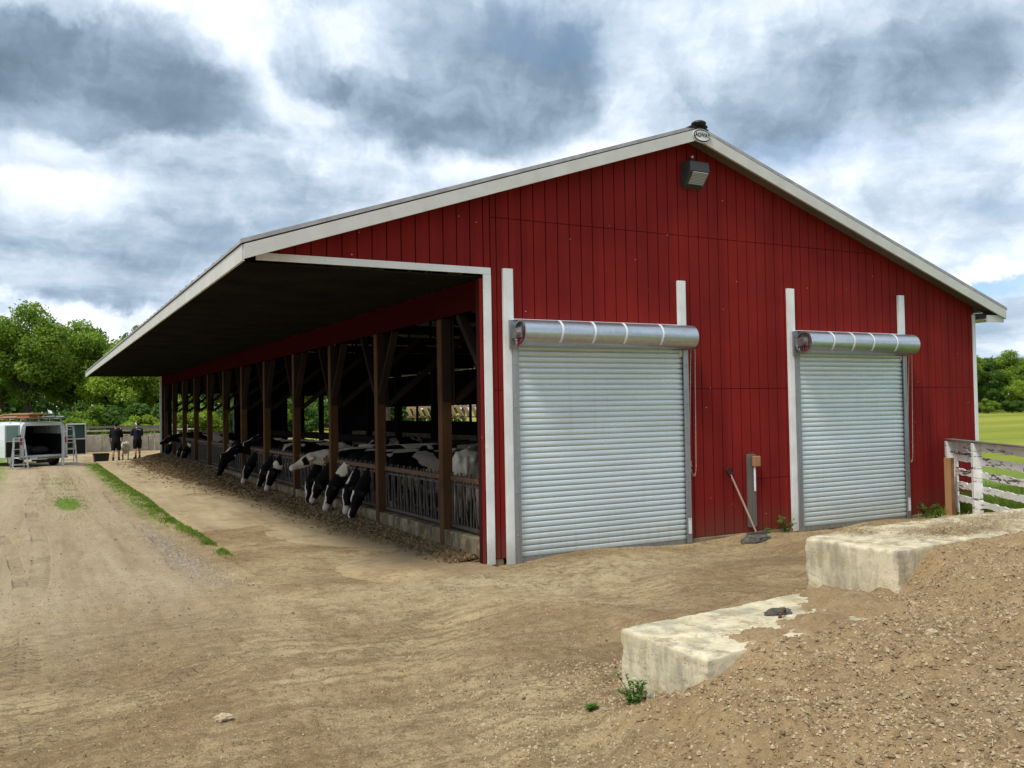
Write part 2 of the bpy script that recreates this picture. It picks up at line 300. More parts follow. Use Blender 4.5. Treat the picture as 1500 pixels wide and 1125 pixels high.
M = dict(
    red=mat_siding(), white=mat_white(), rake=mat_white('grey_white_trim', (.56, .56, .52), .25), peel=mat_peel(),
    post=mat_wood('weathered_post_wood', (.045, .023, .012), (.135, .072, .033)),
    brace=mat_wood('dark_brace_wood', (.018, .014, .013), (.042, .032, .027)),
    dwood=mat_wood('shaded_barn_wood', (.008, .007, .007), (.018, .015, .014)),  # brown wood with the barn's inside shade put into its colour
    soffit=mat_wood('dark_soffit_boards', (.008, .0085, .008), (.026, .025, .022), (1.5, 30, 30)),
    gwood=mat_wood('grey_weathered_wood', (.085, .075, .065), (.19, .17, .145)),
    owood=mat_wood('orange_brown_wood', (.26, .135, .06), (.42, .24, .12)),
    hay_wood=mat_wood('tan_wood', (.30, .20, .10), (.48, .34, .18)),
    galv=mat_galv('galvanised_steel'), rail=mat_galv('guide_rail_steel', (.38, .39, .40), .45, (18, 18, .6)), slat=mat_slat(),
    roofm=mat_galv('roof_metal', (.42, .40, .40), .5, (8, 1, 8), .5),
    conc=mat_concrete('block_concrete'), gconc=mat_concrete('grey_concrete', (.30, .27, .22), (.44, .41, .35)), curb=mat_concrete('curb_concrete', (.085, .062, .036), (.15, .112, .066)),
    rust=simple('rusty_pipe', (.12, .07, .045), .7, .3, .45, 9), pipe=simple('grey_pipe', (.075, .065, .06), .6, .4, .4, 9),
    blackp=simple('black_plastic', (.015, .015, .017), .5), ltpipe=simple('pale_pipe', (.42, .39, .33), .6, .1, .3, 5),
    strap=simple('white_strap', (.66, .68, .70), .5, 0, .08), chain=simple('rusty_chain', (.55, .42, .36), .6, .4, .4, 30), 
    ltbox=simple('lamp_housing', (.05, .055, .055), .6), lens=mat_glass('lamp_lens', (.30, .29, .24)),
    ground=mat_ground(), apron=mat_apron(), coat=mat_attr('holstein_coat'),
    manure=simple('manure_clod', (.10, .09, .075), .95, 0, .5, 12, .9), floor=simple('barn_floor_dirt', (.075, .055, .036), .9, 0, .5, 3, .6),
    silage=None, gravel=simple('gravel_stone', (.48, .38, .24), .9, 0, .45, 30, .3), stone=simple('grey_stone', (.36, .31, .245), .9, 0, .4, 20, .3),
    straw=simple('straw', (.46, .35, .18), .8, 0, .35, 10, .0), dstraw=simple('dark_straw', (.24, .165, .085), .9, 0, .5, 10, .0), clod=simple('dirt_clod', (.29, .20, .11), .95, 0, .5, 15, .5),
    bark=mat_wood('bark', (.04, .033, .025), (.10, .085, .065), (12, 12, 2)),
    leafA=mat_leaf('leaf_mid', (.085, .16, .02), (.29, .39, .05)), leafB=mat_leaf('leaf_light', (.17, .26, .03), (.40, .50, .07)), leafC=mat_leaf('leaf_dark', (.035, .095, .018), (.13, .215, .036)),
    grass=mat_leaf('grass_blade', (.10, .18, .02), (.27, .36, .06), .3), weed=mat_leaf('weed_leaf', (.055, .13, .02), (.14, .26, .045), .25),
    skin=simple('skin', (.48, .28, .19), .55, 0, .1), navy=simple('navy_cloth', (.013, .015, .028), .85, 0, .3), blackc=simple('black_cloth', (.010, .010, .012), .85, 0, .3),
    hair=simple('dark_hair', (.018, .012, .01), .6), whitec=simple('white_cloth', (.7, .7, .7), .8), vanw=simple('van_white_paint', (.62, .65, .66), .3, 0, .06, 1.0, .0, .5),
    glassg=mat_glass('pale_green_glass', (.28, .44, .40)), glassd=mat_glass('dark_green_glass', (.05, .10, .085)), tyre=simple('tyre_rubber', (.018, .018, .018), .8), rim=simple('wheel_steel', (.35, .35, .36), .4, .6),
    redl=mat_glass('red_lens', (.45, .02, .015)), alu=simple('ladder_aluminium', (.52, .54, .55), .4, .6, .15), orange=simple('orange_fibreglass', (.55, .16, .07), .5), blue=simple('blue_plastic', (.02, .035, .11), .5),
)
def mat_silage():
    t = newmat('silage'); p = t.pos(); n = t.noise(p, 9, 7, .75); m2 = t.noise(p, 1.2, 4)
    c = t.ramp(n, [(.3, (.055, .036, .018)), (.5, (.14, .092, .046)), (.7, (.27, .185, .095))])
    c = t.mix(t.m('MULTIPLY', m2, .4), c, (.10, .065, .035))
    return t.fin(c, .95, t.bump(n, 1.0, .05), 0., .1)
M['silage'] = mat_silage()

# ------------------------------------------------------------------ object helpers
def lab(o, label=None, cat=None, group=None, kind=None):
    if label: o['label'] = label
    if cat: o['category'] = cat
    if group: o['group'] = group
    if kind: o['kind'] = kind
    return o
def thing(name, label, cat, loc=(0, 0, 0), rz=0, group=None):
    o = bpy.data.objects.new(name, None); C.objects.link(o); o.location = loc; o.rotation_euler = (0, 0, rz); o.empty_display_size = .2
    return lab(o, label, cat, group)
class MB:
    def __init__(s): s.v = []; s.f = []
    def add(s, vs, fs):
        k = len(s.v); s.v += [tuple(v) for v in vs]; s.f += [tuple(i+k for i in f) for f in fs]; return s
    def box(s, x0, y0, z0, x1, y1, z1):
        v = [(x, y, z) for x in (x0, x1) for y in (y0, y1) for z in (z0, z1)]
        return s.add(v, [(0, 1, 3, 2), (4, 6, 7, 5), (0, 4, 5, 1), (2, 3, 7, 6), (0, 2, 6, 4), (1, 5, 7, 3)])
    def beam(s, a, b, w, h, up=(0, 0, 1)):
        a = Vector(a); b = Vector(b); d = (b-a).normalized(); u = Vector(up)
        if abs(d.dot(u)) > .98: u = Vector((1, 0, 0))
        r = d.cross(u).normalized(); u = r.cross(d).normalized(); v = []
        for p in (a, b):
            for i, j in ((-1, -1), (1, -1), (1, 1), (-1, 1)): v.append(p+r*(i*w/2)+u*(j*h/2))
        return s.add(v, [(3, 2, 1, 0), (4, 5, 6, 7), (0, 1, 5, 4), (1, 2, 6, 5), (2, 3, 7, 6), (3, 0, 4, 7)])
    def tube(s, pts, r, n=8, cap=True):
        pts = [Vector(p) for p in pts]; rs = r if isinstance(r, (list, tuple)) else [r]*len(pts); v = []; f = []
        ref = None
        for i, p in enumerate(pts):
            d = (pts[min(i+1, len(pts)-1)]-pts[max(i-1, 0)]).normalized()
            if ref is None: ref = Vector((0, 0, 1)) if abs(d.z) < .9 else Vector((1, 0, 0))
            a = d.cross(ref).normalized(); b = d.cross(a).normalized(); ref = b.cross(d) if False else ref
            for k in range(n):
                t = 2*PI*k/n; v.append(p+(a*math.cos(t)+b*math.sin(t))*rs[i])
        for i in range(len(pts)-1):
            for k in range(n): f.append((i*n+k, i*n+(k+1) % n, (i+1)*n+(k+1) % n, (i+1)*n+k))
        if cap: f.append(tuple(range(n))[::-1]); f.append(tuple((len(pts)-1)*n+k for k in range(n)))
        return s.add(v, f)
    def ell(s, c, r, nu=12, nv=8, rot=None):
        v = []; f = []; c = Vector(c)
        for j in range(1, nv):
            t = PI*j/nv
            for i in range(nu):
                q = Vector((math.sin(t)*math.cos(2*PI*i/nu)*r[0], math.sin(t)*math.sin(2*PI*i/nu)*r[1], math.cos(t)*r[2]))
                if rot is not None: q = rot @ q
                v.append(c+q)
        top = Vector((0, 0, r[2])); bot = -top
        if rot is not None: top = rot @ top; bot = rot @ bot
        v += [c+top, c+bot]; T = len(v)-2; B = T+1
        for j in range(nv-2):
            for i in range(nu): f.append((j*nu+i, (j+1)*nu+i, (j+1)*nu+(i+1) % nu, j*nu+(i+1) % nu))
        for i in range(nu): f.append((T, i, (i+1) % nu)); f.append((B, (nv-2)*nu+(i+1) % nu, (nv-2)*nu+i))
        return s.add(v, f)
    def cap(s, a, ra, b, rb, n=12, flat=1.0, side=(0, 1, 0)):
        """tapered capsule; flat scales its width along `side`"""
        a = Vector(a); b = Vector(b); d = (b-a); L = d.length; d.normalize(); sd = Vector(side)
        u = sd-d*sd.dot(d)
        if u.length < .1: u = Vector((1, 0, 0))-d*d.x
        u.normalize(); w_ = d.cross(u); rings = []
        for k in range(1, 5): t = PI/2*(1-k/4); rings.append((-ra*math.sin(t), ra*math.cos(t)))
        for k in range(0, 4): t = PI/2*k/4; rings.append((L+rb*math.sin(t), rb*math.cos(t)))
        v = []; f = []
        for z, r in rings:
            for k in range(n): t = 2*PI*k/n; v.append(a+d*z+u*(math.cos(t)*r*flat)+w_*(math.sin(t)*r))
        for i in range(len(rings)-1):
            for k in range(n): f.append((i*n+k, i*n+(k+1) % n, (i+1)*n+(k+1) % n, (i+1)*n+k))
        v += [a-d*ra, b+d*rb]; A = len(v)-2; B = A+1; l = len(rings)-1
        for k in range(n): f.append((A, (k+1) % n, k)); f.append((B, l*n+k, l*n+(k+1) % n))
        return s.add(v, f)
    def mesh(s, name, mat):
        me = bpy.data.meshes.new(name); me.from_pydata(s.v, [], s.f); me.update()
        bm = bmesh.new(); bm.from_mesh(me); bmesh.ops.recalc_face_normals(bm, faces=bm.faces); bm.to_mesh(me); bm.free()
        if mat: me.materials.append(mat)
        return me
    def build(s, name, mat, parent=None, bevel=0, smooth=False, **k):
        me = s.mesh(name, mat); o = bpy.data.objects.new(name, me); C.objects.link(o)
        if parent: o.parent = parent
        if bevel:
            b = o.modifiers.new('bevel', 'BEVEL'); b.width = bevel; b.segments = 2; b.limit_method = 'ANGLE'
        if smooth:
            me.polygons.foreach_set('use_smooth', [True]*len(me.polygons))
        return lab(o, **k) if k else o
def remesh(mb, voxel, smooth_it=4):
    """fuse overlapping primitives into one continuous surface"""
    me = mb.mesh('tmp', None); o = bpy.data.objects.new('tmp', me); C.objects.link(o)
    r = o.modifiers.new('r', 'REMESH'); r.mode = 'VOXEL'; r.voxel_size = voxel
    sm = o.modifiers.new('s', 'SMOOTH'); sm.iterations = smooth_it; sm.factor = .5
    dg = bpy.context.evaluated_depsgraph_get(); dg.update()
    out = bpy.data.meshes.new_from_object(o.evaluated_get(dg))
    bpy.data.objects.remove(o); bpy.data.meshes.remove(me)
    out.polygons.foreach_set('use_smooth', [True]*len(out.polygons)); return out
def children(o): return [c for c in bpy.data.objects if c.parent == o]
def copy_tree(o, parent=None):
    c = o.copy(); C.objects.link(c)
    if parent: c.parent = parent
    for ch in o.children: copy_tree(ch, c)
    return c

# ------------------------------------------------------------------ terrain height
CP = np.array([(3.75, 5.65, 0), (3.70, 5.39, .06), (3.70, 5.0, .14), (3.70, 4.69, .27), (3.72, 4.42, .39), (3.94, 4.45, .45), (4.06, 4.47, .52), (4.21, 4.5, .585), (4.35, 4.62, .585), (4.5, 4.72, .59), (4.9, 4.9, .58), (5.35, 5.12, .58), (4.6, 5.0, .50), (5.1, 5.25, .50), (5.8, 5.40, .64), (5.6, 5.1, .64), (5.9, 5.55, .55), (5.0, 4.75, .63), (4.6, 5.2, .48), (5.1, 5.42, .48), (5.5, 5.5, .50), (4.4, 4.2, .56), (4.0, 4.1, .42), (3.3, 4.4, .2), (3.0, 4.6, .06), (3.25, 5.2, .02), (3.5, 5.6, 0), (5.9, 5.35, .58), (5.6, 6.0, .05), (5.2, 5.68, .02), (4.4, 5.58, .0), (6.5, 5.6, .44), (7.3, 6.55, .04), (6.9, 6.1, .16), (7.82, 7.57, 0), (7.8, 6.86, .05), (7.82, 6.25, .18), (7.6, 6.0, .22), (8.14, 6.26, .31), (8.31, 6.27, .5), (8.42, 6.27, .62), (8.7, 6.38, .62), (8.3, 5.8, .55), (9.1, 6.45, .62), (10.2, 6.6, .58), (9.5, 7.1, .45), (10.8, 7.2, .45), (12, 7.2, .45), (8.6, 6.9, .4), (8.0, 5.9, .35), (10, 6.2, .66), (11.4, 6.45, .62), (13, 7, .5),
    (5.0, 5.75, 0), (6.6, 6.8, 0), (7.6, 8.0, 0), (9.2, 8.6, .05), (11, 8.6, .15), (12.5, 8.7, .22), (13.5, 9.5, .25), (15, 9.9, .12), (14.5, 10.9, .05), (13, 10.3, .08), (16, 9, .3), (17, 7, .35),
    (4.4, 3.5, .44), (5.2, 3.9, .62), (5.2, 3.0, .62), (4.4, 2.4, .50), (3.4, 3.2, .18), (3.2, 2.4, .34), (2.6, 3.4, .06), (2.2, 4.2, 0), (1.5, 4.5, 0), (2.5, 5.5, 0), (0, 0, .55), (2.0, 1.0, .5), (0, 3, .15), (-1, 5.5, 0), (6, 3.4, .82), (7, 4.6, .80), (8, 4.8, .86), (10, 5, .85), (12, 5.2, .8), (14, 5.5, .7), (6, 0, .9), (10, 2, 1.0),
    (0, 8, 0), (3, 8, 0), (6, 8.6, 0), (9, 10, 0), (5, 11, 0), (12, 11, .02), (-4, 8, 0), (-4, 2, 0.1), (-4, -3, .3), (18, 12, .25), (20, 5, .5), (0, 14, 0), (6, 15, 0), (12, 15, 0), (17, 16, .2), (8.4, 7.9, 0), (6.2, 7.4, 0), (4.4, 6.4, 0), (-6, 20, 0), (2, 20, 0), (10, 20, 0), (18, 22, .2), (0, 30, 0), (10, 30, 0), (20, 30, .2)])
def hgt(x, y):
    x = np.atleast_1d(np.asarray(x, float)); y = np.atleast_1d(np.asarray(y, float))
    d2 = (x[:, None]-CP[:, 0])**2+(y[:, None]-CP[:, 1])**2+.02
    wt = d2**-1.9; z = (wt*CP[:, 2]).sum(1)/wt.sum(1)
    d = np.hypot(x, y); far = np.clip((d-22)/15, 0, 1); z = z*(1-far)
    right = np.clip((x-17)/8, 0, 1)
    z = z+right*np.clip(d-30, 0, 400)*.0070*np.clip(1.4-y/220, .2, 1)
    return z
def h1(x, y): return float(hgt(x, y)[0])
def micro(x, y, zb, q):
    pil = min(1, max(0, (zb-.04)/.25)) if y < 10.6 else 0
    a = .020+.016*pil
    n = mnoise.fractal(Vector((x*1.1, y*1.1, 0)), 1, 2, 3)*.018*(1-.6*pil)+mnoise.noise(Vector((x*1.6+y*.9, y*6.5, 5)))*.010*(1-pil)
    if q < 22: n += mnoise.fractal(Vector((x*5.5, y*5.5, 3)), 1, 2, 3)*a
    if q < 11: n += abs(mnoise.noise(Vector((x*17, y*17, 3))))*a*(.9+.6*pil)+mnoise.noise(Vector((x*38, y*38, 7)))*.006*pil
    if y > 10.7 and 2.5 < x < 16.5: n = n*.3-.02
    return n
def build_ground():
    az = list(np.arange(-14, 72, .19)); az = [-180+i*4 for i in range(42)]+az+[72+i*4 for i in range(1, 27)]
    az = np.radians(np.array(sorted(set(az)))); rad = [0.4]
    while rad[-1] < 1600: rad.append(rad[-1]*(1.007 if 3 < rad[-1] < 60 else 1.04))
    rad = np.array(rad); A, Q = np.meshgrid(az, rad); X = (np.sin(A)*Q).ravel(); Y = (np.cos(A)*Q).ravel()
    Z = np.concatenate([hgt(X[i:i+40000], Y[i:i+40000]) for i in range(0, len(X), 40000)])
    na, nr = len(az), len(rad); Qf = Q.ravel(); Af = A.ravel()
    idx = np.where((Qf < 48) & (Qf > 2.2) & (Af > R(-14)) & (Af < R(72)))[0]
    for i in idx:
        x, y = X[i], Y[i]; q = Qf[i]
        n = micro(x, y, Z[i], q)
        Z[i] += n
    v = np.column_stack([X, Y, Z]); f = []
    for j in range(nr-1):
        for i in range(na-1):
            a = j*na+i; f.append((a, a+na, a+na+1, a+1))
        a = j*na+na-1; f.append((a, a+na, (j+1)*na, j*na))
    v = np.vstack([v, [[0, 0, h1(0, 0)]]]); f += [(len(v)-1, i, (i+1) % na) for i in range(na)]
    me = bpy.data.meshes.new('ground'); me.from_pydata(v.tolist(), [], f); me.update(); me.materials.append(M['ground'])
    me.polygons.foreach_set('use_smooth', [True]*len(me.polygons))
    o = bpy.data.objects.new('ground', me); C.objects.link(o); lab(o, kind='structure')
build_ground()

# concrete feed apron: long slab beside the barn, its lane edge crisp, its front end running out under the dirt
ap = MB(); nx, ny = 14, 60; vs = []; fs = []
for j in range(ny+1):
    y = 10.2+(46.2-10.2)*(j/ny)**1.5
    for i in range(nx+1):
        x = 2.60+(5.55-2.60)*i/nx
        if i == 0: x += .035*mnoise.noise(Vector((0, y*1.3, 0)))
        front = 11.35+.5*mnoise.noise(Vector((x*1.1, 4, 0)))+(.28*(x-2.6))*-.5
        z = .035-max(0, min(1, (front-y)/.9))*.09
        vs.append((x, y, z+.004*mnoise.noise(Vector((x*2, y*2, 0)))))
for j in range(ny):
    for i in range(nx): a = j*(nx+1)+i; fs.append((a, a+1, a+nx+2, a+nx+1))
k = len(vs); 
for j in range(ny+1): vs.append((vs[j*(nx+1)][0]-.004, vs[j*(nx+1)][1], -.1))
for j in range(ny): fs.append((j*(nx+1), (j+1)*(nx+1), k+j+1, k+j))
ap.add(vs, fs); ap.build('concrete_apron', M['apron'], smooth=False, kind='structure')
fl = MB().box(5.78, 11.2, -.2, 16.2, 45.9, .03); fl.build('barn_floor', M['floor'], kind='structure')

# ------------------------------------------------------------------ barn
barn = thing('barn', 'long red board-sided barn with white trim and an open feeding side', 'barn', (9.2, 28, 0))
B0 = Vector((9.2, 28, 0))
def bpart(mb, name, mat, parent=None, **k):
    par = parent or barn; off = B0
    mb.v = [(x-off.x, y-off.y, z) for x, y, z in mb.v]
    return mb.build(name, mat, par, **k)
GY = 11.12; RY = 10.82; EY = 46.0; PX = 9.18; PZ = 6.50; LX, LZ = 2.23, 4.19; RX, RZ = 16.83, 3.94
def rz(x): return PZ-(PX-x)*(PZ-LZ)/(PX-LX) if x < PX else PZ-(x-PX)*(PZ-RZ)/(RX-PX)
# board siding with true gaps over a backing
wb = MB(); pitch = .203; gap = .015
def board(mb, x0, x1, zb, zt0, zt1, y, th=.022, j=0):
    v = [(x0, y-th, zb), (x1, y-th, zb), (x1, y-th, zt1), (x0, y-th, zt0), (x0, y, zb), (x1, y, zb), (x1, y, zt1), (x0, y, zt0)]
    mb.add(v, [(0, 1, 2, 3), (5, 4, 7, 6), (0, 4, 5, 1), (3, 2, 6, 7), (0, 3, 7, 4), (1, 5, 6, 2)])
x = 2.30; i = 0
cuts_x = []
while x < 16.26:
    x1 = min(x+pitch, 16.28)
    segs = [(x, x1)]
    if x < 5.655 < x1: segs = [(x, 5.655), (5.655, x1)]
    for a, b in segs:
        zb = 4.13 if b <= 5.656 else .09
        zt = (rz(a)-.10, rz(b)-.10)
        cuts = [zb]
        if b > 5.66: cuts.append(2.44)
        if 5.66 < b and a < 13.3: cuts.append(4.87)
        if 10.4 < a < 11.2: cuts.append(.95)
        cuts = sorted(cuts)
        ends = cuts[1:]+[None]
        th = .022+random.uniform(-.0015, .0015)
        for c0, c1 in zip(cuts, ends):
            if c1 is None:
                if min(zt) > c0+.02: board(wb, a+gap/2, b-gap/2, c0+.004, zt[0], zt[1], GY, th)
            elif c1 < min(zt): board(wb, a+gap/2, b-gap/2, c0+.004, c1-.005, c1-.005, GY, th)
            else: board(wb, a+gap/2, b-gap/2, c0+.004, zt[0], zt[1], GY, th)
            if c1 is not None and c1 >= min(zt): break
    x = x1
# backing sheet
def bk(x0, x1, zb, y0, y1, mb):
    v = [(x0, y0, zb), (x1, y0, zb), (x1, y0, rz(x1)-.08), (x0, y0, rz(x0)-.08), (x0, y1, zb), (x1, y1, zb), (x1, y1, rz(x1)-.08), (x0, y1, rz(x0)-.08)]
    mb.add(v, [(0, 1, 2, 3), (5, 4, 7, 6), (0, 4, 5, 1), (3, 2, 6, 7), (0, 3, 7, 4), (1, 5, 6, 2)])
bk(2.30, 5.655, 4.13, GY+.001, GY+.06, wb); bk(5.655, PX, .09, GY+.001, GY+.06, wb); bk(PX, 16.28, .09, GY+.001, GY+.06, wb)
bpart(wb, 'front_wall', M['red'])
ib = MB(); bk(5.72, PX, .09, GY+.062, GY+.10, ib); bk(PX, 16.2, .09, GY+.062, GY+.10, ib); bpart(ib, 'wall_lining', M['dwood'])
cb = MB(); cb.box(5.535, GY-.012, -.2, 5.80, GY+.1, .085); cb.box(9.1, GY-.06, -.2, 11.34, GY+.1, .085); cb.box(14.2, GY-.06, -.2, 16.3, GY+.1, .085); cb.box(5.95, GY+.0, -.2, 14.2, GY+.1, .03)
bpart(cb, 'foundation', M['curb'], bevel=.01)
# right long wall, low strip of open bays at eye height near the rear
rw = MB(); yy = [GY+.11, 13.2, EY-.5]
rw.box(16.2, GY+.11, -.1, 16.28, EY, 1.66); rw.box(16.2, GY+.11, 2.36, 16.28, EY, 3.85)
for k in range(12): rw.box(16.21, 13.2+k*2.95, 1.66, 16.27, 13.36+k*2.95, 2.36)
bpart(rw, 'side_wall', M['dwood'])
# rear wall with two drive-through openings
bw = MB()
def rearbox(x0, x1, z0, z1=None):
    if z1 is None: bk2(x0, x1, z0)
    else: bw.box(x0, EY-.1, z0, x1, EY, z1)
def bk2(x0, x1, z0):
    v = [(x0, EY-.1, z0), (x1, EY-.1, z0), (x1, EY-.1, rz(x1)-.08), (x0, EY-.1, rz(x0)-.08), (x0, EY, z0), (x1, EY, z0), (x1, EY, rz(x1)-.08), (x0, EY, rz(x0)-.08)]
    bw.add(v, [(0, 1, 2, 3), (5, 4, 7, 6), (0, 4, 5, 1), (3, 2, 6, 7), (0, 3, 7, 4), (1, 5, 6, 2)])
bk2(2.3, 5.5, 4.13); bk2(5.5, 5.95, 0); bk2(5.95, 8.88, 3.16); bk2(8.88, PX, 0); bk2(PX, 11.4, 0); bk2(11.4, 14.05, 3.02); bk2(14.05, 16.28, 0)
bpart(bw, 'rear_wall', M['dwood'])
for q in ((8.83, EY-.12, 1.0, 8.88, EY-.101, 3.16), (13.99, EY-.12, .6, 14.05, EY-.101, 3.02), (5.42, EY-.12, .1, 5.498, EY+.02, 4.1)): bpart(MB().box(*q), 'rear_trim', M['white'])
# roof: ribbed metal sheets with thickness
rf = MB()
def slope(xa, za, xb, zb, y0, y1, n=58):
    th = .03; vs = []; fs = []
    for k in range(n*4+1):
        t = k/(n*4); y = y0+(y1-y0)*t; r = .022 if k % 4 == 0 else 0
        vs += [(xa, y, za+r), (xb, y, zb+r), (xa, y, za-th), (xb, y, zb-th)]
    for k in range(n*4):
        a = k*4; b = a+4; fs += [(a, b, b+1, a+1), (a+2, a+3, b+3, b+2), (a, a+2, b+2, b), (a+1, b+1, b+3, a+3)]
    fs += [(0, 1, 3, 2), (n*16, n*16+2, n*16+3, n*16+1)]
    rf.add(vs, fs)
slope(LX-.05, LZ+.035, PX, PZ+.045, RY-.03, EY+.3); slope(PX, PZ+.045, RX+.05, RZ+.03, RY-.03, EY+.3)
roof = bpart(rf, 'roof', M['roofm'])
rc = MB(); rc.add([(PX-.22, RY-.04, PZ+.0), (PX, RY-.04, PZ+.10), (PX+.22, RY-.04, PZ+.0), (PX-.22, EY+.3, PZ+.0), (PX, EY+.3, PZ+.10), (PX+.22, EY+.3, PZ+.0)], [(0, 1, 4, 3), (1, 2, 5, 4), (0, 2, 1), (3, 4, 5), (0, 3, 5, 2)])
rc.ell((PX+.03, RY-.02, PZ+.085), (.12, .12, .05)); rc.ell((PX+.12, RY-.0, PZ+.05), (.09, .08, .035))
bpart(rc, 'ridge_cap', M['blackp'], roof)
# rake boards, eave fascia, soffits
def rake(xa, xb, y, name='rake_board'):
    m = MB(); h = .175; th = .04
    za, zb = (rz(xa)+.0, rz(xb)+.0); v = []
    for yy in (y-th, y): v += [(xa, yy, za), (xb, yy, zb), (xb, yy, zb-h), (xa, yy, za-h)]
    m.add(v, [(0, 1, 2, 3), (4, 7, 6, 5), (0, 4, 5, 1), (3, 2, 6, 7), (0, 3, 7, 4), (1, 5, 6, 2)])
    bpart(m, name, M['rake'])
rake(LX-.01, PX-.001, RY); rake(PX+.001, RX, RY)
m = MB(); m.box(LX-.03, RY, LZ-.20, LX, EY+.3, LZ-.005); bpart(m, 'eave_fascia', M['rake'])
m = MB(); m.box(RX-.01, RY, RZ-.16, RX+.02, EY+.3, RZ-.01); bpart(m, 'eave_fascia', M['rake'])
m = MB()   # underside of the gable overhang
for xa, xb in ((LX, PX), (PX, RX)):
    v = []
    for yy in (RY+.002, GY-.025): v += [(xa, yy, rz(xa)-.09), (xb, yy, rz(xb)-.09), (xb, yy, rz(xb)-.12), (xa, yy, rz(xa)-.12)]
    m.add(v, [(0, 1, 2, 3), (4, 7, 6, 5), (0, 4, 5, 1), (3, 2, 6, 7), (0, 3, 7, 4), (1, 5, 6, 2)])
bpart(m, 'gable_soffit', mat_wood('brown_soffit', (.10, .08, .065), (.17, .14, .11)))
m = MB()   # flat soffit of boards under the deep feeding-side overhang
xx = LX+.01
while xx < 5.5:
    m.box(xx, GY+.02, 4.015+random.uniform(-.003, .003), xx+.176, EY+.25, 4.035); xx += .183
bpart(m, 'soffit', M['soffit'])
m = MB(); m.box(16.29, RY+.02, 3.74, RX-.012, EY+.2, 3.76); bpart(m, 'soffit', M['rake'])
m = MB(); m.box(16.30, RY, 3.70, RX-.02, RY+.03, 3.83); bpart(m, 'eave_return', M['rake'])
# white trim round the opening, right corner trim
m = MB(); m.box(2.42, GY-.045, 4.055, 5.65, GY-.024, 4.15); bpart(m, 'opening_trim', M['white'], bevel=.004)
m = MB(); m.box(5.53, GY-.05, .02, 5.65, GY-.024, 4.052); bpart(m, 'opening_trim', M['white'], bevel=.004)
m = MB(); m.box(5.485, GY-.016, -.05, 5.525, GY+.118, 4.0); bpart(m, 'corner_board', M['red'])
m = MB(); m.box(16.22, GY-.04, .08, 16.31, GY+.08, 3.86); bpart(m, 'corner_trim', M['white'], bevel=.004)
# red header along the open side
m = MB(); m.box(5.50, GY+.125, 3.58, 5.545, EY-.11, 4.005); bpart(m, 'header_beam', mat_wood('red_stained_header', (.030, .0045, .004), (.048, .007, .006), (30, 1.5, 30)))
# posts, knee braces
PY = [12.68, 15.6, 18.5, 21.5, 24.6, 27.6, 30.5, 33.5, 36.5, 39.5, 42.5, 45.4]
random.seed(11)
for k, y in enumerate(PY):
    m = MB(); m.box(5.545, y-.075, -.05, 5.715, y+.075, 3.575); po = bpart(m, 'post', M['post'], bevel=.008)
    m = MB(); m.box(5.72, y-.10, 2.25, 5.76, y+.10, 4.1); m.box(5.555, y+.077, 2.3, 5.70, y+.115, 3.575); m.box(5.555, y-.115, 2.3, 5.70, y-.077, 3.575); bpart(m, 'side_plank', M['brace'], po)
    if k > 0:
        for s in (-1, 1): m = MB(); m.beam((5.62, y+s*.10, 2.45), (5.62, y+s*.85, 3.57), .06, .12, (1, 0, 0)); bpart(m, 'brace', M['brace'], po)
    m = MB(); m.beam((5.8, y, 2.3), (7.6, y, 3.75), .09, .14, (0, 1, 0)); bpart(m, 'brace', M['brace'], po)
m = MB(); m.beam((5.62, GY+.14, 2.7), (5.62, GY+.9, 3.57), .09, .14, (1, 0, 0)); bpart(m, 'brace', M['brace'])
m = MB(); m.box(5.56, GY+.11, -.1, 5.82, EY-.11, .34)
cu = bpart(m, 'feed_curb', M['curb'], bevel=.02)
# trusses and interior
for k, y in enumerate(PY):
    m = MB(); m.box(5.80, y-.045, 3.86, 16.19, y+.0, 4.05)
    m.beam((5.8, y-.02, 4.1), (PX, y-.02, PZ-.2), .05, .16, (0, 0, 1)); m.beam((PX, y-.02, PZ-.2), (16.1, y-.02, 4.0), .05, .16)
    for a, b in ((7.5, 7.5), (PX, PX), (11, 11), (13.5, 13.5)): m.beam((a, y+.03, 4.05), (b, y+.03, rz(b)-.25), .04, .1, (0, 1, 0))
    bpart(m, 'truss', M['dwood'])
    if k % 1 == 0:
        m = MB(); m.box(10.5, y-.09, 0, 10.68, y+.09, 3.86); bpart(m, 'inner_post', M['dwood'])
m = MB()
for z in (.62, 1.05): m.box(10.44, GY+.3, z, 10.495, EY-.2, z+.24)
for y in PY[1:]: m.box(6.0, 0, 0, 6.0, 0, 0) if False else None
bpart(m, 'inner_partition', M['brace'])
for k in range(24):
    m = MB(); y = 13+k*1.35; pts = [(10.70, y, .45), (12.6, y, .5), (12.9, y, .8), (12.6, y, 1.15), (10.70, y, 1.2)]; m.tube(pts, .027, 6); bpart(m, 'stall_divider', M['pipe'])
m = MB(); m.box(14.9, GY+.3, 0, 15.1, EY-.3, 1.15); bpart(m, 'inner_kickwall', M['curb'])
# rear gates
for xa, xb in ((5.98, 8.82), (11.45, 13.97)):
    m = MB()
    for z in (.35, .62, .9, 1.2, 1.5): m.tube([(xa, EY+.25, z), (xb, EY+.25, z)], .022, 6)
    for q in range(4): xq = xa+(xb-xa)*q/3; m.tube([(xq, EY+.25, .1), (xq, EY+.25, 1.52)], .025, 6)
    bpart(m, 'rear_gate', M['pipe'])
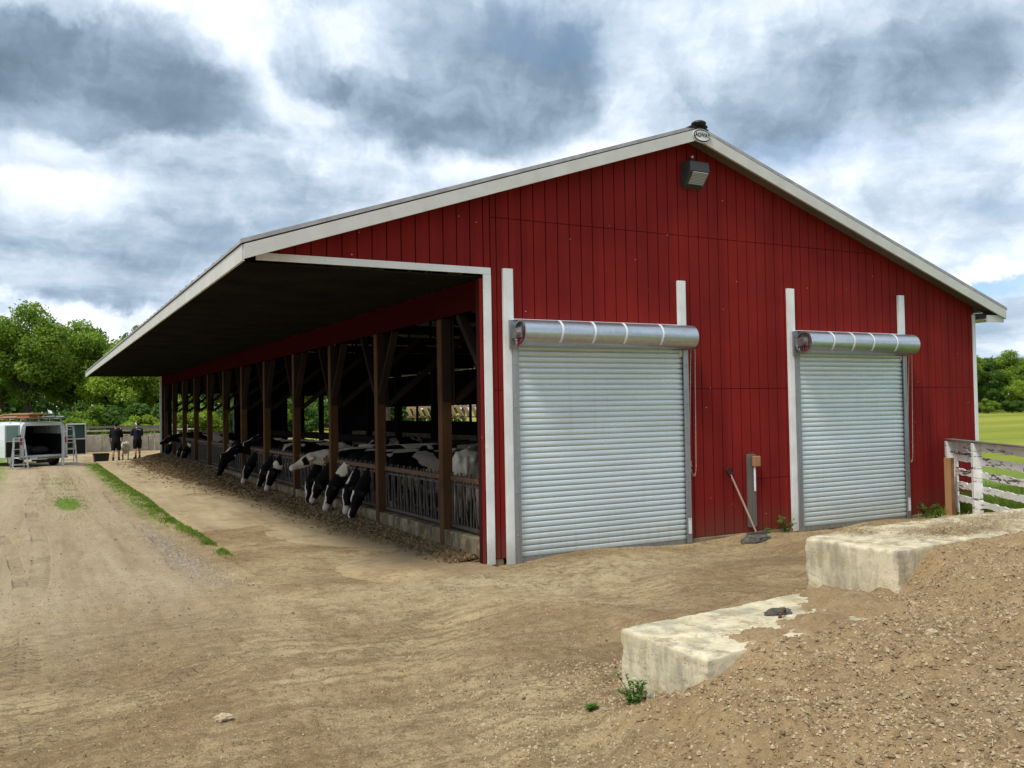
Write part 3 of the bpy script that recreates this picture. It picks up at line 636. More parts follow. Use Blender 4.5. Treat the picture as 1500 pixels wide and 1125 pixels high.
# headlock panels in every bay
random.seed(3)
bays = [GY+.16]+PY
for k in range(len(bays)-1):
    a = bays[k]+.12; b = bays[k+1]-.12
    if k == 0: a = bays[0]
    m = MB(); xr = 5.69
    m.beam((xr, a, 1.13), (xr, b, 1.13), .05, .075); m.beam((xr, a, 1.04), (xr, b, 1.04), .035, .035); m.beam((xr, a, .41), (xr, b, .41), .05, .05)
    n = max(2, round((b-a)/.31)); st = (b-a)/n
    for q in range(n+1):
        y = a+q*st; m.tube([(xr, y, .41), (xr, y, 1.22)], .017, 6)
        if q < n:
            m.tube([(xr-.02, y+.07, .43), (xr-.02, y+st*.62, 1.05)], .014, 5); m.tube([(xr+.02, y+st-.05, .43), (xr+.02, y+st-.09, 1.12)], .014, 5)
            m.tube([(xr+.02, y+.12, 1.02), (xr+.02, y+.18, 1.2)], .013, 5)
    bpart(m, 'headlock_panel', M['pipe'])
    m = MB(); m.box(xr-.035, a, 1.095, xr-.026, b, 1.165); bpart(m, 'top_rail', M['rust'])

# white door posts
def wpost(x0, x1, z0, z1, name='door_post'):
    m = MB(); m.box(x0, GY-.078, z0, x1, GY-.025, z1); bpart(m, name, M['white'], bevel=.004)
wpost(5.83, 5.985, .0, 4.15); wpost(8.93, 9.075, 2.95, 4.14); wpost(11.27, 11.42, .03, 4.13); wpost(14.05, 14.20, 2.95, 4.14)

# roller doors
def roller(x0, x1, z1, dx0, dx1):
    yc = GY-.05
    m = MB(); n = 37; ph = (z1-.08)/n; prof = []
    for k in range(n):
        z = .08+k*ph
        for t, d in ((.0, .018), (.07, .018), (.12, -.004), (.25, -.010), (.50, -.012), (.78, -.010), (.93, -.003)): prof.append((z+t*ph, d))
    prof.append((.08+n*ph, 0)); cols = 24
    vs = []; fs = []
    random.seed(int(x0*10))
    for c in range(cols+1):
        xx = x0+(x1-x0)*c/cols
        for z, d in prof:
            vs.append((xx, yc+d+.009*mnoise.noise(Vector((xx*1.3, z*1.6, x0))), z+.004*math.sin(PI*c/cols)*mnoise.noise(Vector((z*3, 1, x0)))))
    L = len(prof)
    for c in range(cols):
        for k in range(L-1): fs.append((c*L+k, (c+1)*L+k, (c+1)*L+k+1, c*L+k+1))
    m.add(vs, fs)
    door = bpart(m, 'roller_door', M['slat'])
    m = MB(); m.box(x0, yc-.022, .015, x1, yc+.02, .085); bpart(m, 'bottom_bar', M['rail'], door)
    for xa, xb in ((x0-.085, x0+.012), (x1-.012, x1+.085)):
        m = MB(); m.box(xa, yc-.055, .0, xb, yc-.032, z1+.1); m.box(xa if xa < x0-.05 else xb-.03, yc-.032, .0, xa+.03 if xa < x0-.05 else xb, GY-.025, z1+.1)
        for z in (.4, 1.0, 1.6, 2.2, 2.8): m.ell(((xa+xb)/2-(.01 if xa < x0-.05 else -.01), yc-.058, z), (.013, .008, .013), 8, 6)
        bpart(m, 'guide_rail', M['rail'], door)
    # drum
    dy = GY-.31; dz = z1+.145; r = .185
    m = MB(); vs = []; fs = []; nn = 40; seg = 30
    for s in range(seg+1):
        xx = dx0+(dx1-dx0)*s/seg
        for k in range(nn):
            t = 2*PI*k/nn; rr = r*(1+.006*mnoise.noise(Vector((s*.35, math.cos(t)*2, math.sin(t)*2))))
            vs.append((xx, dy+rr*math.cos(t), dz+rr*math.sin(t)))
    for s in range(seg):
        for k in range(nn): fs.append((s*nn+k, s*nn+(k+1) % nn, (s+1)*nn+(k+1) % nn, (s+1)*nn+k))
    # rounded far end, recessed near end
    for (xe, s0, sg) in ((dx1, seg, 1), (dx0, 0, -1)):
        base = len(vs); q = .03 if sg > 0 else -.0
        for k in range(nn): t = 2*PI*k/nn; vs.append((xe+sg*q, dy+r*.86*math.cos(t), dz+r*.86*math.sin(t)))
        for k in range(nn): fs.append((s0*nn+k, s0*nn+(k+1) % nn, base+(k+1) % nn, base+k))
        if sg > 0: fs.append(tuple(range(base, base+nn)))
        else:
            b2 = len(vs)
            for k in range(nn): t = 2*PI*k/nn; vs.append((xe+.06, dy+r*.84*math.cos(t), dz+r*.84*math.sin(t)))
            for k in range(nn): fs.append((base+k, base+(k+1) % nn, b2+(k+1) % nn, b2+k))
            fs.append(tuple(range(b2, b2+nn)))
    m.add(vs, fs); dr = bpart(m, 'drum', M['galv'], door); dr.data.polygons.foreach_set('use_smooth', [True]*len(dr.data.polygons))
    em = dr.modifiers.new('e', 'EDGE_SPLIT'); em.split_angle = R(35)
    # curtain running up behind the drum + thin bright flashing
    m = MB(); m.box(x0+.01, yc-.012, z1-.02, x1-.01, yc+.0, z1+.06); m.beam(((x0+x1)/2, yc-.03, z1+.06), ((x0+x1)/2, dy+.10, z1+.02), x1-x0-.02, .012, (0, 0, 1)) if False else None
    v = [(x0+.01, yc-.006, z1-.005), (x1-.01, yc-.006, z1-.005), (x1-.01, dy+r*.93, dz-.07), (x0+.01, dy+r*.93, dz-.07)]
    m.add(v+[(a, b+.01, c+.004) for a, b, c in v], [(0, 1, 2, 3), (4, 7, 6, 5), (0, 4, 5, 1), (1, 5, 6, 2), (2, 6, 7, 3), (3, 7, 4, 0)])
    bpart(m, 'curtain_top', M['slat'], door)
    m = MB(); m.box(dx0-.0, GY-.19, dz+r+.012, dx1-.08, GY-.02, dz+r+.022); bpart(m, 'flashing', M['strap'], door)
    for f in (.19, .37, .55, .77):
        xx = dx0+(dx1-dx0)*f; m = MB(); vs = []; fs = []
        for k in range(25):
            t = R(-75)+R(195)*k/24+R(60)
            skew = .05*math.sin(t)
            for dxx, rr in ((-.017, r+.003), (.017, r+.003), (.017, r+.007), (-.017, r+.007)): vs.append((xx+dxx+skew*.6, dy-rr*math.cos(t-R(30)), dz+rr*math.sin(t-R(30))))
        for k in range(24):
            for q in range(4): fs.append((k*4+q, k*4+(q+1) % 4, (k+1)*4+(q+1) % 4, (k+1)*4+q))
        m.add(vs, fs); bpart(m, 'strap', M['strap'], door)
    # brackets: plate, axle, red-painted springs and bolts at the near end
    m = MB(); m.box(x0-.13, GY-.12, z1-.06, x0-.03, GY-.076, z1+.34); m.box(x0-.10, GY-.40, z1+.08, x0-.085, GY-.12, z1+.22); m.tube([(x0-.14, dy, dz), (dx0+.1, dy, dz)], .03, 10); m.tube([(x0-.16, dy, dz), (x0-.07, dy, dz)], .06, 10)
    for k in range(5): m.tube([(x0-.08+.01*k, dy+.12-.05*k, dz-.2), (dx0+.04, dy+.10-.05*k, dz+.10)], .009, 5)
    m.box(x0-.06, GY-.13, z1-.03, x0+.16, GY-.10, z1-.01)
    bpart(m, 'bracket', M['rail'], door)
    m = MB()
    for k in range(4): m.tube([(x0-.09, dy+.05-.04*k, dz-.18+.02*k), (dx0+.03, dy+.06-.05*k, dz+.05)], .011, 5)
    bpart(m, 'spring', simple('spring_red', (.30, .05, .045), .5, .3), door)
    m = MB(); m.box(x1-.0, GY-.30, z1-.02, x1+.11, GY-.076, z1+.2); m.tube([(x1-.05, dy, dz), (x1+.13, dy, dz)], .035, 10); m.box(x1-.22, GY-.13, z1-.035, x1+.04, GY-.10, z1-.015)
    bpart(m, 'bracket', M['blackp'], door)
    # hand chain loop tied to a hook
    m = MB(); xa = x1+.13; xb = x1+.21; za = 1.15
    pts = []
    def cat(p, q, sag, n=40): return [Vector(p).lerp(Vector(q), k/n)+Vector((0, 0, -sag*4*(k/n)*(1-k/n))) for k in range(n+1)]
    pts = cat((xb, GY-.12, dz-.1), (xb+.01, GY-.07, 1.2), 0, 90)+[Vector((xb+.0, GY-.07, 1.12)), Vector((xb-.03, GY-.07, 1.06)), Vector((xb-.07, GY-.07, 1.10)), Vector((xb-.09, GY-.065, 1.2)), Vector((xa-.03, GY-.06, 1.3))]+cat((xa-.03, GY-.06, 1.3), (xa, GY-.12, dz-.1), 0, 80)
    for q, (p0, p1) in enumerate(zip(pts, pts[1:])):
        c0 = (p0+p1)/2
        m.ell(c0, (.0085 if q % 2 else .0045, .0045 if q % 2 else .0085, .024), 6, 4)
    m.tube(pts, .0035, 5); bpart(m, 'pull_chain', M['chain'], door); m = MB()
    m.tube([(x1+.06, GY-.05, 1.32), (xa-.02, GY-.055, 1.30), (xa+.01, GY-.06, 1.22)], .010, 6)
    m.ell((xa-.02, GY-.06, 1.29), (.03, .02, .022), 8, 6)
    bpart(m, 'chain_tie', M['chain'], door)
    m = MB(); m.box(x1+.015, yc-.060, .18, x1+.075, yc-.056, .42); bpart(m, 'sticker', M['strap'], door)
roller(6.03, 8.99, 3.08, 5.95, 8.97)
roller(11.47, 14.10, 3.06, 11.36, 14.06)

# floodlight under the peak
fx, fz = 9.27, 5.84
fld = thing('floodlight', 'dark box floodlight with ribbed lens high under the red gable peak', 'floodlight', (fx, GY-.02, fz)); fld.scale = (.95, .95, .88)
m = MB(); v = [(-.21, 0, -.24), (.21, 0, -.24), (.21, 0, .22), (-.21, 0, .22), (-.20, -.10, -.20), (.20, -.10, -.20), (.2, -.24, .20), (-.2, -.24, .20), (-.2, -.26, .02), (.2, -.26, .02)]
m.add(v, [(0, 3, 2, 1), (3, 7, 6, 2), (7, 8, 9, 6), (8, 4, 5, 9), (0, 1, 5, 4), (0, 4, 8, 7, 3), (1, 2, 6, 9, 5)]); m.tube([(0, -.05, .2), (0, -.05, .30)], .03, 8)
m.build('housing', M['ltbox'], fld, bevel=.012)
m = MB()
n = 9
for k in range(n):
    t0 = k/n; t1 = (k+.85)/n; a0 = Vector((0, -.262, .0)).lerp(Vector((0, -.112, -.19)), t0); a1 = Vector((0, -.262, .0)).lerp(Vector((0, -.112, -.19)), t1)
    m.box(-.155, min(a0.y, a1.y)-.012, a1.z, .155, max(a0.y, a1.y)+.0, a0.z)
m.build('lens', M['lens'], fld)
m = MB(); m.ell((0, -.06, .33), (.025, .025, .025)); m.build('photocell', M['whitec'], fld)
# oval emblem
em = thing('sign', 'small oval maker emblem lettered AGWAY fixed at the roof peak', 'sign', (9.24, RY-.045, 6.39), 0); em.scale = (.88, 1, .88)
def oval(rx, rz_, y0, y1, n=40):
    m = MB(); vs = []
    for yy in (y0, y1): vs += [(rx*math.cos(2*PI*k/n), yy, rz_*math.sin(2*PI*k/n)) for k in range(n)]
    m.add(vs, [tuple(range(n)), tuple(range(2*n-1, n-1, -1))]+[(k, (k+1) % n, n+(k+1) % n, n+k) for k in range(n)]); return m
oval(.205, .125, -.012, 0).build('rim', M['white'], em); oval(.190, .112, -.018, -.0125).build('border', M['blackp'], em); oval(.172, .090, -.024, -.0185).build('face', M['whitec'], em)
def text_mesh(txt, size, mat, parent, loc, rot=(R(90), 0, 0), name='lettering', sx=1):
    cu = bpy.data.curves.new('t', 'FONT'); cu.body = txt; cu.size = size; cu.extrude = .002; cu.align_x = 'CENTER'; cu.align_y = 'CENTER'; cu.offset = .002
    o = bpy.data.objects.new('t', cu); C.objects.link(o); dg = bpy.context.evaluated_depsgraph_get(); me = bpy.data.meshes.new_from_object(o.evaluated_get(dg)); bpy.data.objects.remove(o)
    me.materials.clear(); me.materials.append(mat); q = bpy.data.objects.new(name, me); C.objects.link(q); q.parent = parent; q.location = loc; q.rotation_euler = rot; q.scale = (sx, 1, 1); return q
text_mesh('AGWAY', .105, M['blackp'], em, (0, -.026, .005), sx=.86)

# ------------------------------------------------------------------ things against the front wall
pk = thing('wooden_plank', 'grey weathered plank fixed upright on red wall with orange block on top', 'plank', (10.38, GY-.02, .0))
m = MB(); m.box(-.085, -.05, .17, .085, 0, 1.36); m.build('board', M['gwood'], pk, bevel=.008)
m = MB(); m.box(-.01, -.12, 1.16, .13, -.052, 1.33); m.build('block', M['owood'], pk, bevel=.012)
m = MB(); m.tube([(.03, -.075, 1.16), (.03, -.075, .82), (.035, -.07, .76)], .017, 8); m.build('white_handle', M['whitec'], pk)
m = MB(); m.tube([(-.05, -.03, 1.36), (-.03, -.04, 1.385), (.05, -.04, 1.38), (.06, -.03, 1.36)], .006, 6); m.build('hook', M['rust'], pk)
sc = thing('yard_scraper', 'long-handled scraper leaning on red wall beside grey plank', 'scraper', (9.95, 10.75, 0))
m = MB(); a = Vector((-.05, .28, 1.05)); b = Vector((.22, .0, .10)); m.tube([a, a.lerp(b, .5)+Vector((.01, 0, -.01)), b], .016, 8); m.build('handle', mat_wood('pale_handle', (.30, .2, .14), (.46, .33, .25)), sc)
m = MB(); m.tube([a+Vector((-.09, .0, .07)), a+Vector((-.05, 0, .11)), a+Vector((.03, 0, .10)), a+Vector((.05, 0, .05))], .016, 8); m.tube([a+Vector((-.09, 0, .07)), a+Vector((0, 0, -.04))], .016, 8); m.tube([a+Vector((.05, 0, .05)), a+Vector((0, 0, -.04))], .016, 8); m.build('grip', M['blackp'], sc)
m = MB(); m.beam((0., -.02, .08), (.44, .03, .08), .05, .14); m.build('blade', M['manure'], sc, bevel=.01)
def lump(name, loc, r, mat, label, cat, seed, squash=.55):
    bm = bmesh.new(); bmesh.ops.create_icosphere(bm, subdivisions=4, radius=1)
    for v in bm.verts:
        n = mnoise.fractal(v.co*1.6+Vector((seed, 0, 0)), 1, 2, 4); n2 = mnoise.noise(v.co*6+Vector((seed, 3, 0)))
        v.co *= 1+.28*n+.07*n2; v.co = Vector((v.co.x*r[0], v.co.y*r[1], v.co.z*r[2]))
    me = bpy.data.meshes.new(name); bm.to_mesh(me); bm.free(); me.materials.append(mat); o = bpy.data.objects.new(name, me); C.objects.link(o); o.location = loc
    return lab(o, label, cat)
lump('manure_clod', (9.93, 10.50, .06), (.27, .15, .10), M['manure'], 'grey muddy manure lump at the foot of the scraper', 'manure lump', 2)

# ------------------------------------------------------------------ concrete blocks
def block(name, label, corners, z0, z1, seed, div=(26, 14, 10)):
    """corners: 4 plan points ccw starting at the yard-side front corner"""
    p = [Vector((x, y, 0)) for x, y in corners]; c = sum(p, Vector())/4
    bm = bmesh.new(); bmesh.ops.create_cube(bm, size=2)
    bmesh.ops.subdivide_edges(bm, edges=bm.edges[:], cuts=(35 if seed in (1, 3) else 15), use_grid_fill=True)
    for v in bm.verts:
        u, w_, t = (v.co.x+1)/2, (v.co.y+1)/2, (v.co.z+1)/2
        # round the arrises
        q = Vector(v.co); e = sorted([abs(q.x), abs(q.y), abs(q.z)], reverse=True)
        edge = max(0, e[1]-.93)/.07; P = (p[0].lerp(p[1], u)).lerp(p[3].lerp(p[2], u), w_); P.z = z0+(z1-z0)*t
        cc = Vector((c.x, c.y, (z0+z1)/2)); dirn = (P-cc).normalized()
        n = mnoise.fractal(P*3.3+Vector((seed, 0, 0)), 1, 2, 6)*.006-max(0, mnoise.noise(P*26+Vector((seed, 2, 0)))-.40)*.03; ch = mnoise.noise(P*9+Vector((seed, 9, 0)))+.5*mnoise.noise(P*24)
        P -= dirn*(edge*(.008+.05*max(0, ch-.05)))
        P += dirn*n; P.x += .0
        v.co = P-c
    me = bpy.data.meshes.new(name); bm.to_mesh(me); bm.free(); me.materials.append(M['conc']); me.polygons.foreach_set('use_smooth', [True]*len(me.polygons))
    o = bpy.data.objects.new(name, me); C.objects.link(o); o.location = c
    o.modifiers.new('b', 'EDGE_SPLIT').split_angle = R(55)
    return lab(o, label, 'concrete block')
block('concrete_block', 'pale concrete block nearest the camera with a lifting eye in its top', [(3.75, 4.44), (5.86, 4.68), (5.80, 5.58), (3.74, 5.37)], .145, .575, 1)
block('concrete_block', 'low footing block half buried under the nearest concrete block', [(3.73, 4.5), (5.7, 4.75), (5.7, 5.50), (3.77, 5.33)], -.3, .125, 2)
block('concrete_block', 'upper concrete block with a square pale end nearest the right roller door', [(7.86, 6.28), (9.35, 6.45), (9.22, 7.82), (7.83, 7.52)], -.05, .635, 3)
block('concrete_block', 'far concrete block strewn with hay beyond the upper block', [(9.38, 6.45), (11.1, 6.55), (11.0, 7.92), (9.26, 7.82)], -.05, .615, 4)
block('concrete_block', 'last concrete block of the row by the white board fence', [(11.13, 6.55), (12.9, 6.7), (12.8, 7.9), (11.03, 7.90)], -.05, .62, 5)
m = MB()
pts = [Vector((math.cos(t)*.085, 0, math.sin(t)*.06)) for t in np.linspace(0, PI, 12)]
m.tube(pts, .011, 8); le = m.build('lifting_eye', M['rust'], None, smooth=True); le.location = (4.98, 5.03, .575); le.rotation_euler = (R(20), 0, R(35)); lab(le, 'rusty steel loop standing in the top of the nearest block', 'lifting eye')
lump('dirt_lump', (5.02, 5.10, .585), (.12, .07, .03), M['manure'], 'dark dirt lump beside the steel loop on the nearest block', 'dirt lump', 5)

# ------------------------------------------------------------------ board fence, stub
F0 = Vector((15.22, 10.90, 0)); FD = (Vector((13.55, 8.46, 0))-F0).normalized(); FN = Vector((-FD.y, FD.x, 0))
fence = thing('board_fence', 'weathered white board fence with peeling paint beside the red barn corner', 'fence', F0)
def fpt(t, z, off=0): p = FD*t+FN*off; return Vector((p.x, p.y, z))
random.seed(5)
for t, zt in ((0.0, 1.42), (1.22, 1.43), (3.3, 1.42)):
    zb = h1(F0.x+FD.x*t, F0.y+FD.y*t)-.1
    m = MB(); m.beam(fpt(t, zb, -.035), fpt(t, zt, -.035), .15, .10, FD); m.build('fence_post', M['peel'], fence, bevel=.006)
    if t == 0: 
        m = MB(); m.beam(fpt(.13, zb, .03), fpt(.13, zt-.02, .03), .12, .03, FN); m.build('fence_post', M['peel'], fence)
for k, z in enumerate((1.36, 1.13, .88, .63, .38)):
    for a, b in ((-.02, 1.21), (1.23, 3.4)):
        m = MB(); segs = 22; dz = random.uniform(-.01, .01); vs = []; fs = []
        h = .058+random.uniform(-.008, .006)
        for q in range(segs+1):
            t = a+(b-a)*q/segs; ed = .02*mnoise.noise(Vector((t*7, k*3, a))); eb = .025*mnoise.noise(Vector((t*6, k*5, 9+a)))
            if k > 0 and random.random() < .12: ed -= .02
            for off, zz in ((.02, z+h+ed), (.045, z+h+ed), (.045, z-h+eb), (.02, z-h+eb)): vs.append(fpt(t, zz+dz-.02*(t/3.3), off))
        for q in range(segs):
            for j in range(4): fs.append((q*4+j, q*4+(j+1) % 4, (q+1)*4+(j+1) % 4, (q+1)*4+j))
        fs += [(0, 1, 2, 3), (segs*4+3, segs*4+2, segs*4+1, segs*4)]
        m.add(vs, fs); m.build('fence_board', M['peel'], fence)
m = MB(); m.beam(fpt(.12, 1.33, .06), fpt(1.12, 1.08, .06), .12, .02, FN); m.build('brace', M['peel'], fence)
m = MB(); m.beam(fpt(-.1, 1.455, -.02), fpt(3.4, 1.445, -.02), .16, .025); m.build('cap_board', M['gwood'], fence)
st = MB().box(-.075, -.06, -.2, .075, .06, 1.13).build('stub_post', M['owood'], None, bevel=.006); st.location = (14.88, 10.72, 0); st.rotation_euler = (0, 0, R(12))
lab(st, 'bare orange-brown timber post standing against the red wall before the white fence', 'post')

# ------------------------------------------------------------------ scatter: stones, chips, straw, clods
def vis(x, y):
    d = Vector((x, y, 0))-CAM; z = d.dot(c_f)
    return z > .5 and abs(d.dot(c_rt)/z) < .62
def inblock(x, y): return (3.72 < x < 6.05 and 4.42+.11*(x-3.75) < y < 5.38+.11*(x-3.75)) or (7.83 < x < 12.9 and 6.28+.1*(x-7.86)*.6 < y < 7.9)
def scatter(name, mat, n, size, region, kindlabel, cat, shape, seed):
    random.seed(seed); vs = []; fs = []; pts = []
    while len(pts) < n:
        p = region()
        if p and vis(*p) and not (inblock(*p) and shape != 'hay'): pts.append(p)
    hs = hgt([p[0] for p in pts], [p[1] for p in pts])
    for (x, y), z in zip(pts, hs):
        z += micro(x, y, z, math.hypot(x, y))
        s = random.uniform(*size)*(1 if random.random() < .93 else 1.8); k = len(vs)
        if shape in ('stone',):
            a = random.uniform(0, 6.28); ca, sa = math.cos(a), math.sin(a); fl = random.uniform(.35, .7)
            base = [(1, 0, 0), (.4, .8, .1), (-.6, .6, 0), (-1, -.1, .1), (-.3, -.8, 0), (.6, -.6, .1)]
            jj = [(bx*random.uniform(.7, 1.2), by*random.uniform(.5, 1.0), bz) for bx, by, bz in base]
            for bx, by, bz in jj: vs.append((x+(bx*ca-by*sa)*s, y+(bx*sa+by*ca)*s, z-.3*s*fl+bz*s))
            for bx, by, bz in jj: vs.append((x+(bx*ca-by*sa)*s*.62, y+(bx*sa+by*ca)*s*.62, z+s*fl*random.uniform(.7, 1.1)))
            for q in range(6): fs.append((k+q, k+(q+1) % 6, k+6+(q+1) % 6, k+6+q))
            fs.append(tuple(k+6+q for q in range(6)))
        else:
            a = random.uniform(0, 6.28); L = s; wv = random.uniform(.0010, .0022); tz = random.uniform(-.12, .3)*L
            dx, dy = math.cos(a)*L/2, math.sin(a)*L/2; px, py = -math.sin(a)*wv, math.cos(a)*wv; z += .012 if shape == 'straw' else .02
            if shape == 'hay':
                if inblock(x, y): z = (.61 if x > 7 else .575)+random.uniform(.0, .035)
                else: z += random.uniform(0, .03)
            bz = random.uniform(.0, .25)*L
            vs += [(x-dx-px, y-dy-py, z), (x-dx+px, y-dy+py, z), (x+px*1.2, y+py*1.2, z+bz), (x-px*1.2, y-py*1.2, z+bz), (x+dx+px, y+dy+py, z+tz), (x+dx-px, y+dy-py, z+tz)]
            fs += [(k, k+1, k+2, k+3), (k+3, k+2, k+4, k+5)]
    me = bpy.data.meshes.new(name); me.from_pydata(vs, [], fs); me.update(); me.materials.append(mat)
    o = bpy.data.objects.new(name, me); C.objects.link(o); lab(o, kindlabel, cat, kind='stuff')
def reg_pile():
    x = random.uniform(2.5, 12); y = random.uniform(2.2, 6.4)
    if x < 3.6 and random.random() < .75: return None
    if random.random() > min(1, 6/(x*x+y*y)*5): return None
    return x, y
def reg_yard():
    r = 4.5*math.exp(random.uniform(0, 1.5)); a = R(random.uniform(-6, 60)); x, y = r*math.sin(a), r*math.cos(a)
    if y > 10.9 and x > 2.4: return None
    return x, y
def reg_gravel():
    y = random.triangular(10.5, 20, 13.5); return 1.95+random.gauss(0, .13)-(y-13)*.015, y
def reg_hay():
    cx, cy, s = random.choice([(9.6, 7.1, .35), (8.7, 7.5, .2), (10.4, 7.3, .5), (11.5, 7.4, .4), (9.3, 6.9, .3), (10.2, 6.9, .4)]); return random.gauss(cx, s), random.gauss(cy, s*.6)
def reg_front():
    x = random.uniform(5.6, 14.5); y = 10.95-abs(random.gauss(0, .35)); return x, y
scatter('gravel', M['gravel'], 9500, (.004, .014), reg_pile, 'pale pebbles mixed through the brown dirt heap', 'pebbles', 'stone', 1)
scatter('dirt_clods', M['clod'], 10000, (.004, .016), reg_pile, 'crumbly brown clods over the dirt heap', 'dirt clods', 'stone', 2)
scatter('dirt_clods', M['clod'], 9000, (.004, .014), reg_yard, 'small brown clods strewn over the yard', 'dirt clods', 'stone', 3)
scatter('gravel', M['gravel'], 3500, (.004, .010), reg_yard, 'small pale stones strewn over the yard', 'pebbles', 'stone', 4)
scatter('gravel', M['stone'], 2600, (.006, .018), reg_gravel, 'grey gravel streak beside the grassy slab edge', 'gravel', 'stone', 5)
scatter('straw', M['straw'], 1800, (.02, .07), reg_pile, 'loose straw on the dirt heap', 'straw', 'straw', 6)
scatter('straw', M['straw'], 1300, (.02, .06), reg_yard, 'loose straw over the yard dirt', 'straw', 'straw', 7)
scatter('hay', M['straw'], 3800, (.04, .11), reg_hay, 'dry hay scattered on top of the concrete blocks', 'hay', 'hay', 8)
scatter('hay', M['dstraw'], 3000, (.04, .11), reg_hay, 'brown old hay matted on the concrete blocks', 'hay', 'hay', 9)
scatter('straw', M['dstraw'], 2500, (.03, .09), reg_front, 'dark straw swept against the barn front', 'straw', 'straw', 10)
for (x, y, r, l) in ((1.13, 6.3, (.06, .04, .028), 'flat pale stone lying alone in the near yard'), (.55, 5.45, (.05, .035, .022), 'smaller pale stone left of the lone yard stone, nearer the camera'), (5.25, 3.95, (.05, .035, .03), 'palest large pebble in the dirt heap front')):
    lump('stone', (x, y, h1(x, y)+r[2]*.6), r, M['gravel'], l, 'stone', x)

# silage heap along the feed curb
def silage():
    vs = []; fs = []; ny, nx = 420, 26
    for j in range(ny+1):
        y = GY+.2+(45.8-GY-.2)*j/ny
        wd = .20+min(1, max(0, (y-13)/3))*.28+min(1, max(0, (y-22)/12))*.95
        ht = .03+.07*min(1, max(0, (y-13.5)/3))+.22*min(1, max(0, (y-26)/10))
        wd *= 1+.25*mnoise.noise(Vector((0, y*.8, 2))); ht *= 1+.45*mnoise.noise(Vector((3, y*.9, 2)))
        for i in range(nx+1):
            t = i/nx; x = 5.60-t*wd*1.15; z = .03+ht*math.cos(min(1, t)*PI/2)**1.2+.022*mnoise.fractal(Vector((x*5, y*5, 0)), 1, 2, 3)*(1-t)+.006*mnoise.noise(Vector((x*24, y*24, 0)))-(.035 if t > .93 else 0)
            vs.append((x, y, z))
    for j in range(ny):
        for i in range(nx): a = j*(nx+1)+i; fs.append((a, a+nx+1, a+nx+2, a+1))
    MB().add(vs, fs).build('silage', M['silage'], None, smooth=True, label='brown silage heaped along the foot of the feeding posts', cat='silage', kind='stuff')
    random.seed(21); v2 = []; f2 = []
    for _ in range(16000):
        y = GY+.3+33*random.random()**1.6; wd = .35+min(1, max(0, (y-13)/3))*.35+min(1, max(0, (y-22)/12))*.95
        t = abs(random.gauss(0, .55)); x = 5.56-t*wd; 
        if x < 3: continue
        ht = (.03+.07*min(1, max(0, (y-13.5)/3))+.22*min(1, max(0, (y-26)/10)))*max(0, math.cos(min(1, t)*PI/2))+.05
        a = random.uniform(0, 6.28); L = random.uniform(.03, .10)*(1+y/80); k = len(v2); wv = .0012+.00005*y; dx, dy = math.cos(a)*L/2, math.sin(a)*L/2; px, py = -math.sin(a)*wv, math.cos(a)*wv
        v2 += [(x-dx-px, y-dy-py, ht), (x-dx+px, y-dy+py, ht), (x+dx+px, y+dy+py, ht+random.uniform(-.02, .06)), (x+dx-px, y+dy-py, ht+.02)]; f2.append((k, k+1, k+2, k+3))
    MB().add(v2, f2).build('hay', M['dstraw'], None, label='loose hay strands over the silage heap by the cows', cat='hay', kind='stuff')
silage()

# grass blades
def blades(name, label, cat, n, region, hr, mat, seed, w=.006):
    random.seed(seed); vs = []; fs = []; pts = []
    while len(pts) < n:
        p = region()
        if p: pts.append(p)
    hs = hgt([p[0] for p in pts], [p[1] for p in pts])
    for (x, y), z in zip(pts, hs):
        k = len(vs); a = random.uniform(0, 6.28); h = random.uniform(*hr); d = Vector((x, y, 0)).length; wv = w*(1+d/20)*.55; l = h*random.uniform(.1, .7); b = random.uniform(0, 6.28)
        px, py = math.cos(a)*wv, math.sin(a)*wv; lx, ly = math.cos(b)*l, math.sin(b)*l; z -= .01
        vs += [(x-px, y-py, z), (x+px, y+py, z), (x+px*.7+lx*.4, y+py*.7+ly*.4, z+h*.6), (x-px*.7+lx*.4, y-py*.7+ly*.4, z+h*.6), (x+lx, y+ly, z+h)]
        fs += [(k, k+1, k+2, k+3), (k+3, k+2, k+4)]
    MB().add(vs, fs)
    me = bpy.data.meshes.new(name); me.from_pydata(vs, [], fs); me.update(); me.materials.append(mat); o = bpy.data.objects.new(name, me); C.objects.link(o); lab(o, label, cat, kind='stuff')
def rg_strip():
    y = 13.2+31*random.random()**1.3; wd = .07+.16*min(1, max(0, (y-14)/12)); x = 2.60-abs(random.gauss(0, wd)); 
    if x < 2.58-2.4*wd: return None
    if y < 16 and random.random() > (y-13)/3+.15: return None
    if mnoise.fractal(Vector((x*3.5, y*1.6, 0)), 1, 2, 4)+random.gauss(0, .25) < -.1+.06*max(0, 18-y): return None
    return x, y
def rg_patch():
    c = random.choice([(.75, 24.4, .3, 1.8), (.8, 32, .4, 3), (-2.2, 36, .8, 4)]); return random.gauss(c[0], c[2]), random.gauss(c[1], c[3])
def rg_fence():
    t = random.uniform(-1, 3.4); o = random.uniform(.1, 3.5); p = F0+FD*t+FN*o; q = F0+FD*t-FN*o
    p = p if p.x > q.x else q
    if p.y > 11.0 and p.x < 16.35: return None
    if p.y > GY-.05 and p.x < 16.4: return None
    return p.x, p.y
def rg_weed0(): return random.gauss(3.66, .05), random.gauss(5.0, .10)
def rg_weed2():
    c = random.choice([(2.35, 4.25), (2.5, 4.35), (2.75, 4.7)]); return random.gauss(c[0], .10), random.gauss(c[1], .08)
def rg_door(): return random.choice([random.gauss(15.05, .3), random.gauss(15.6, .3)]), 10.98-abs(random.gauss(0, .12))
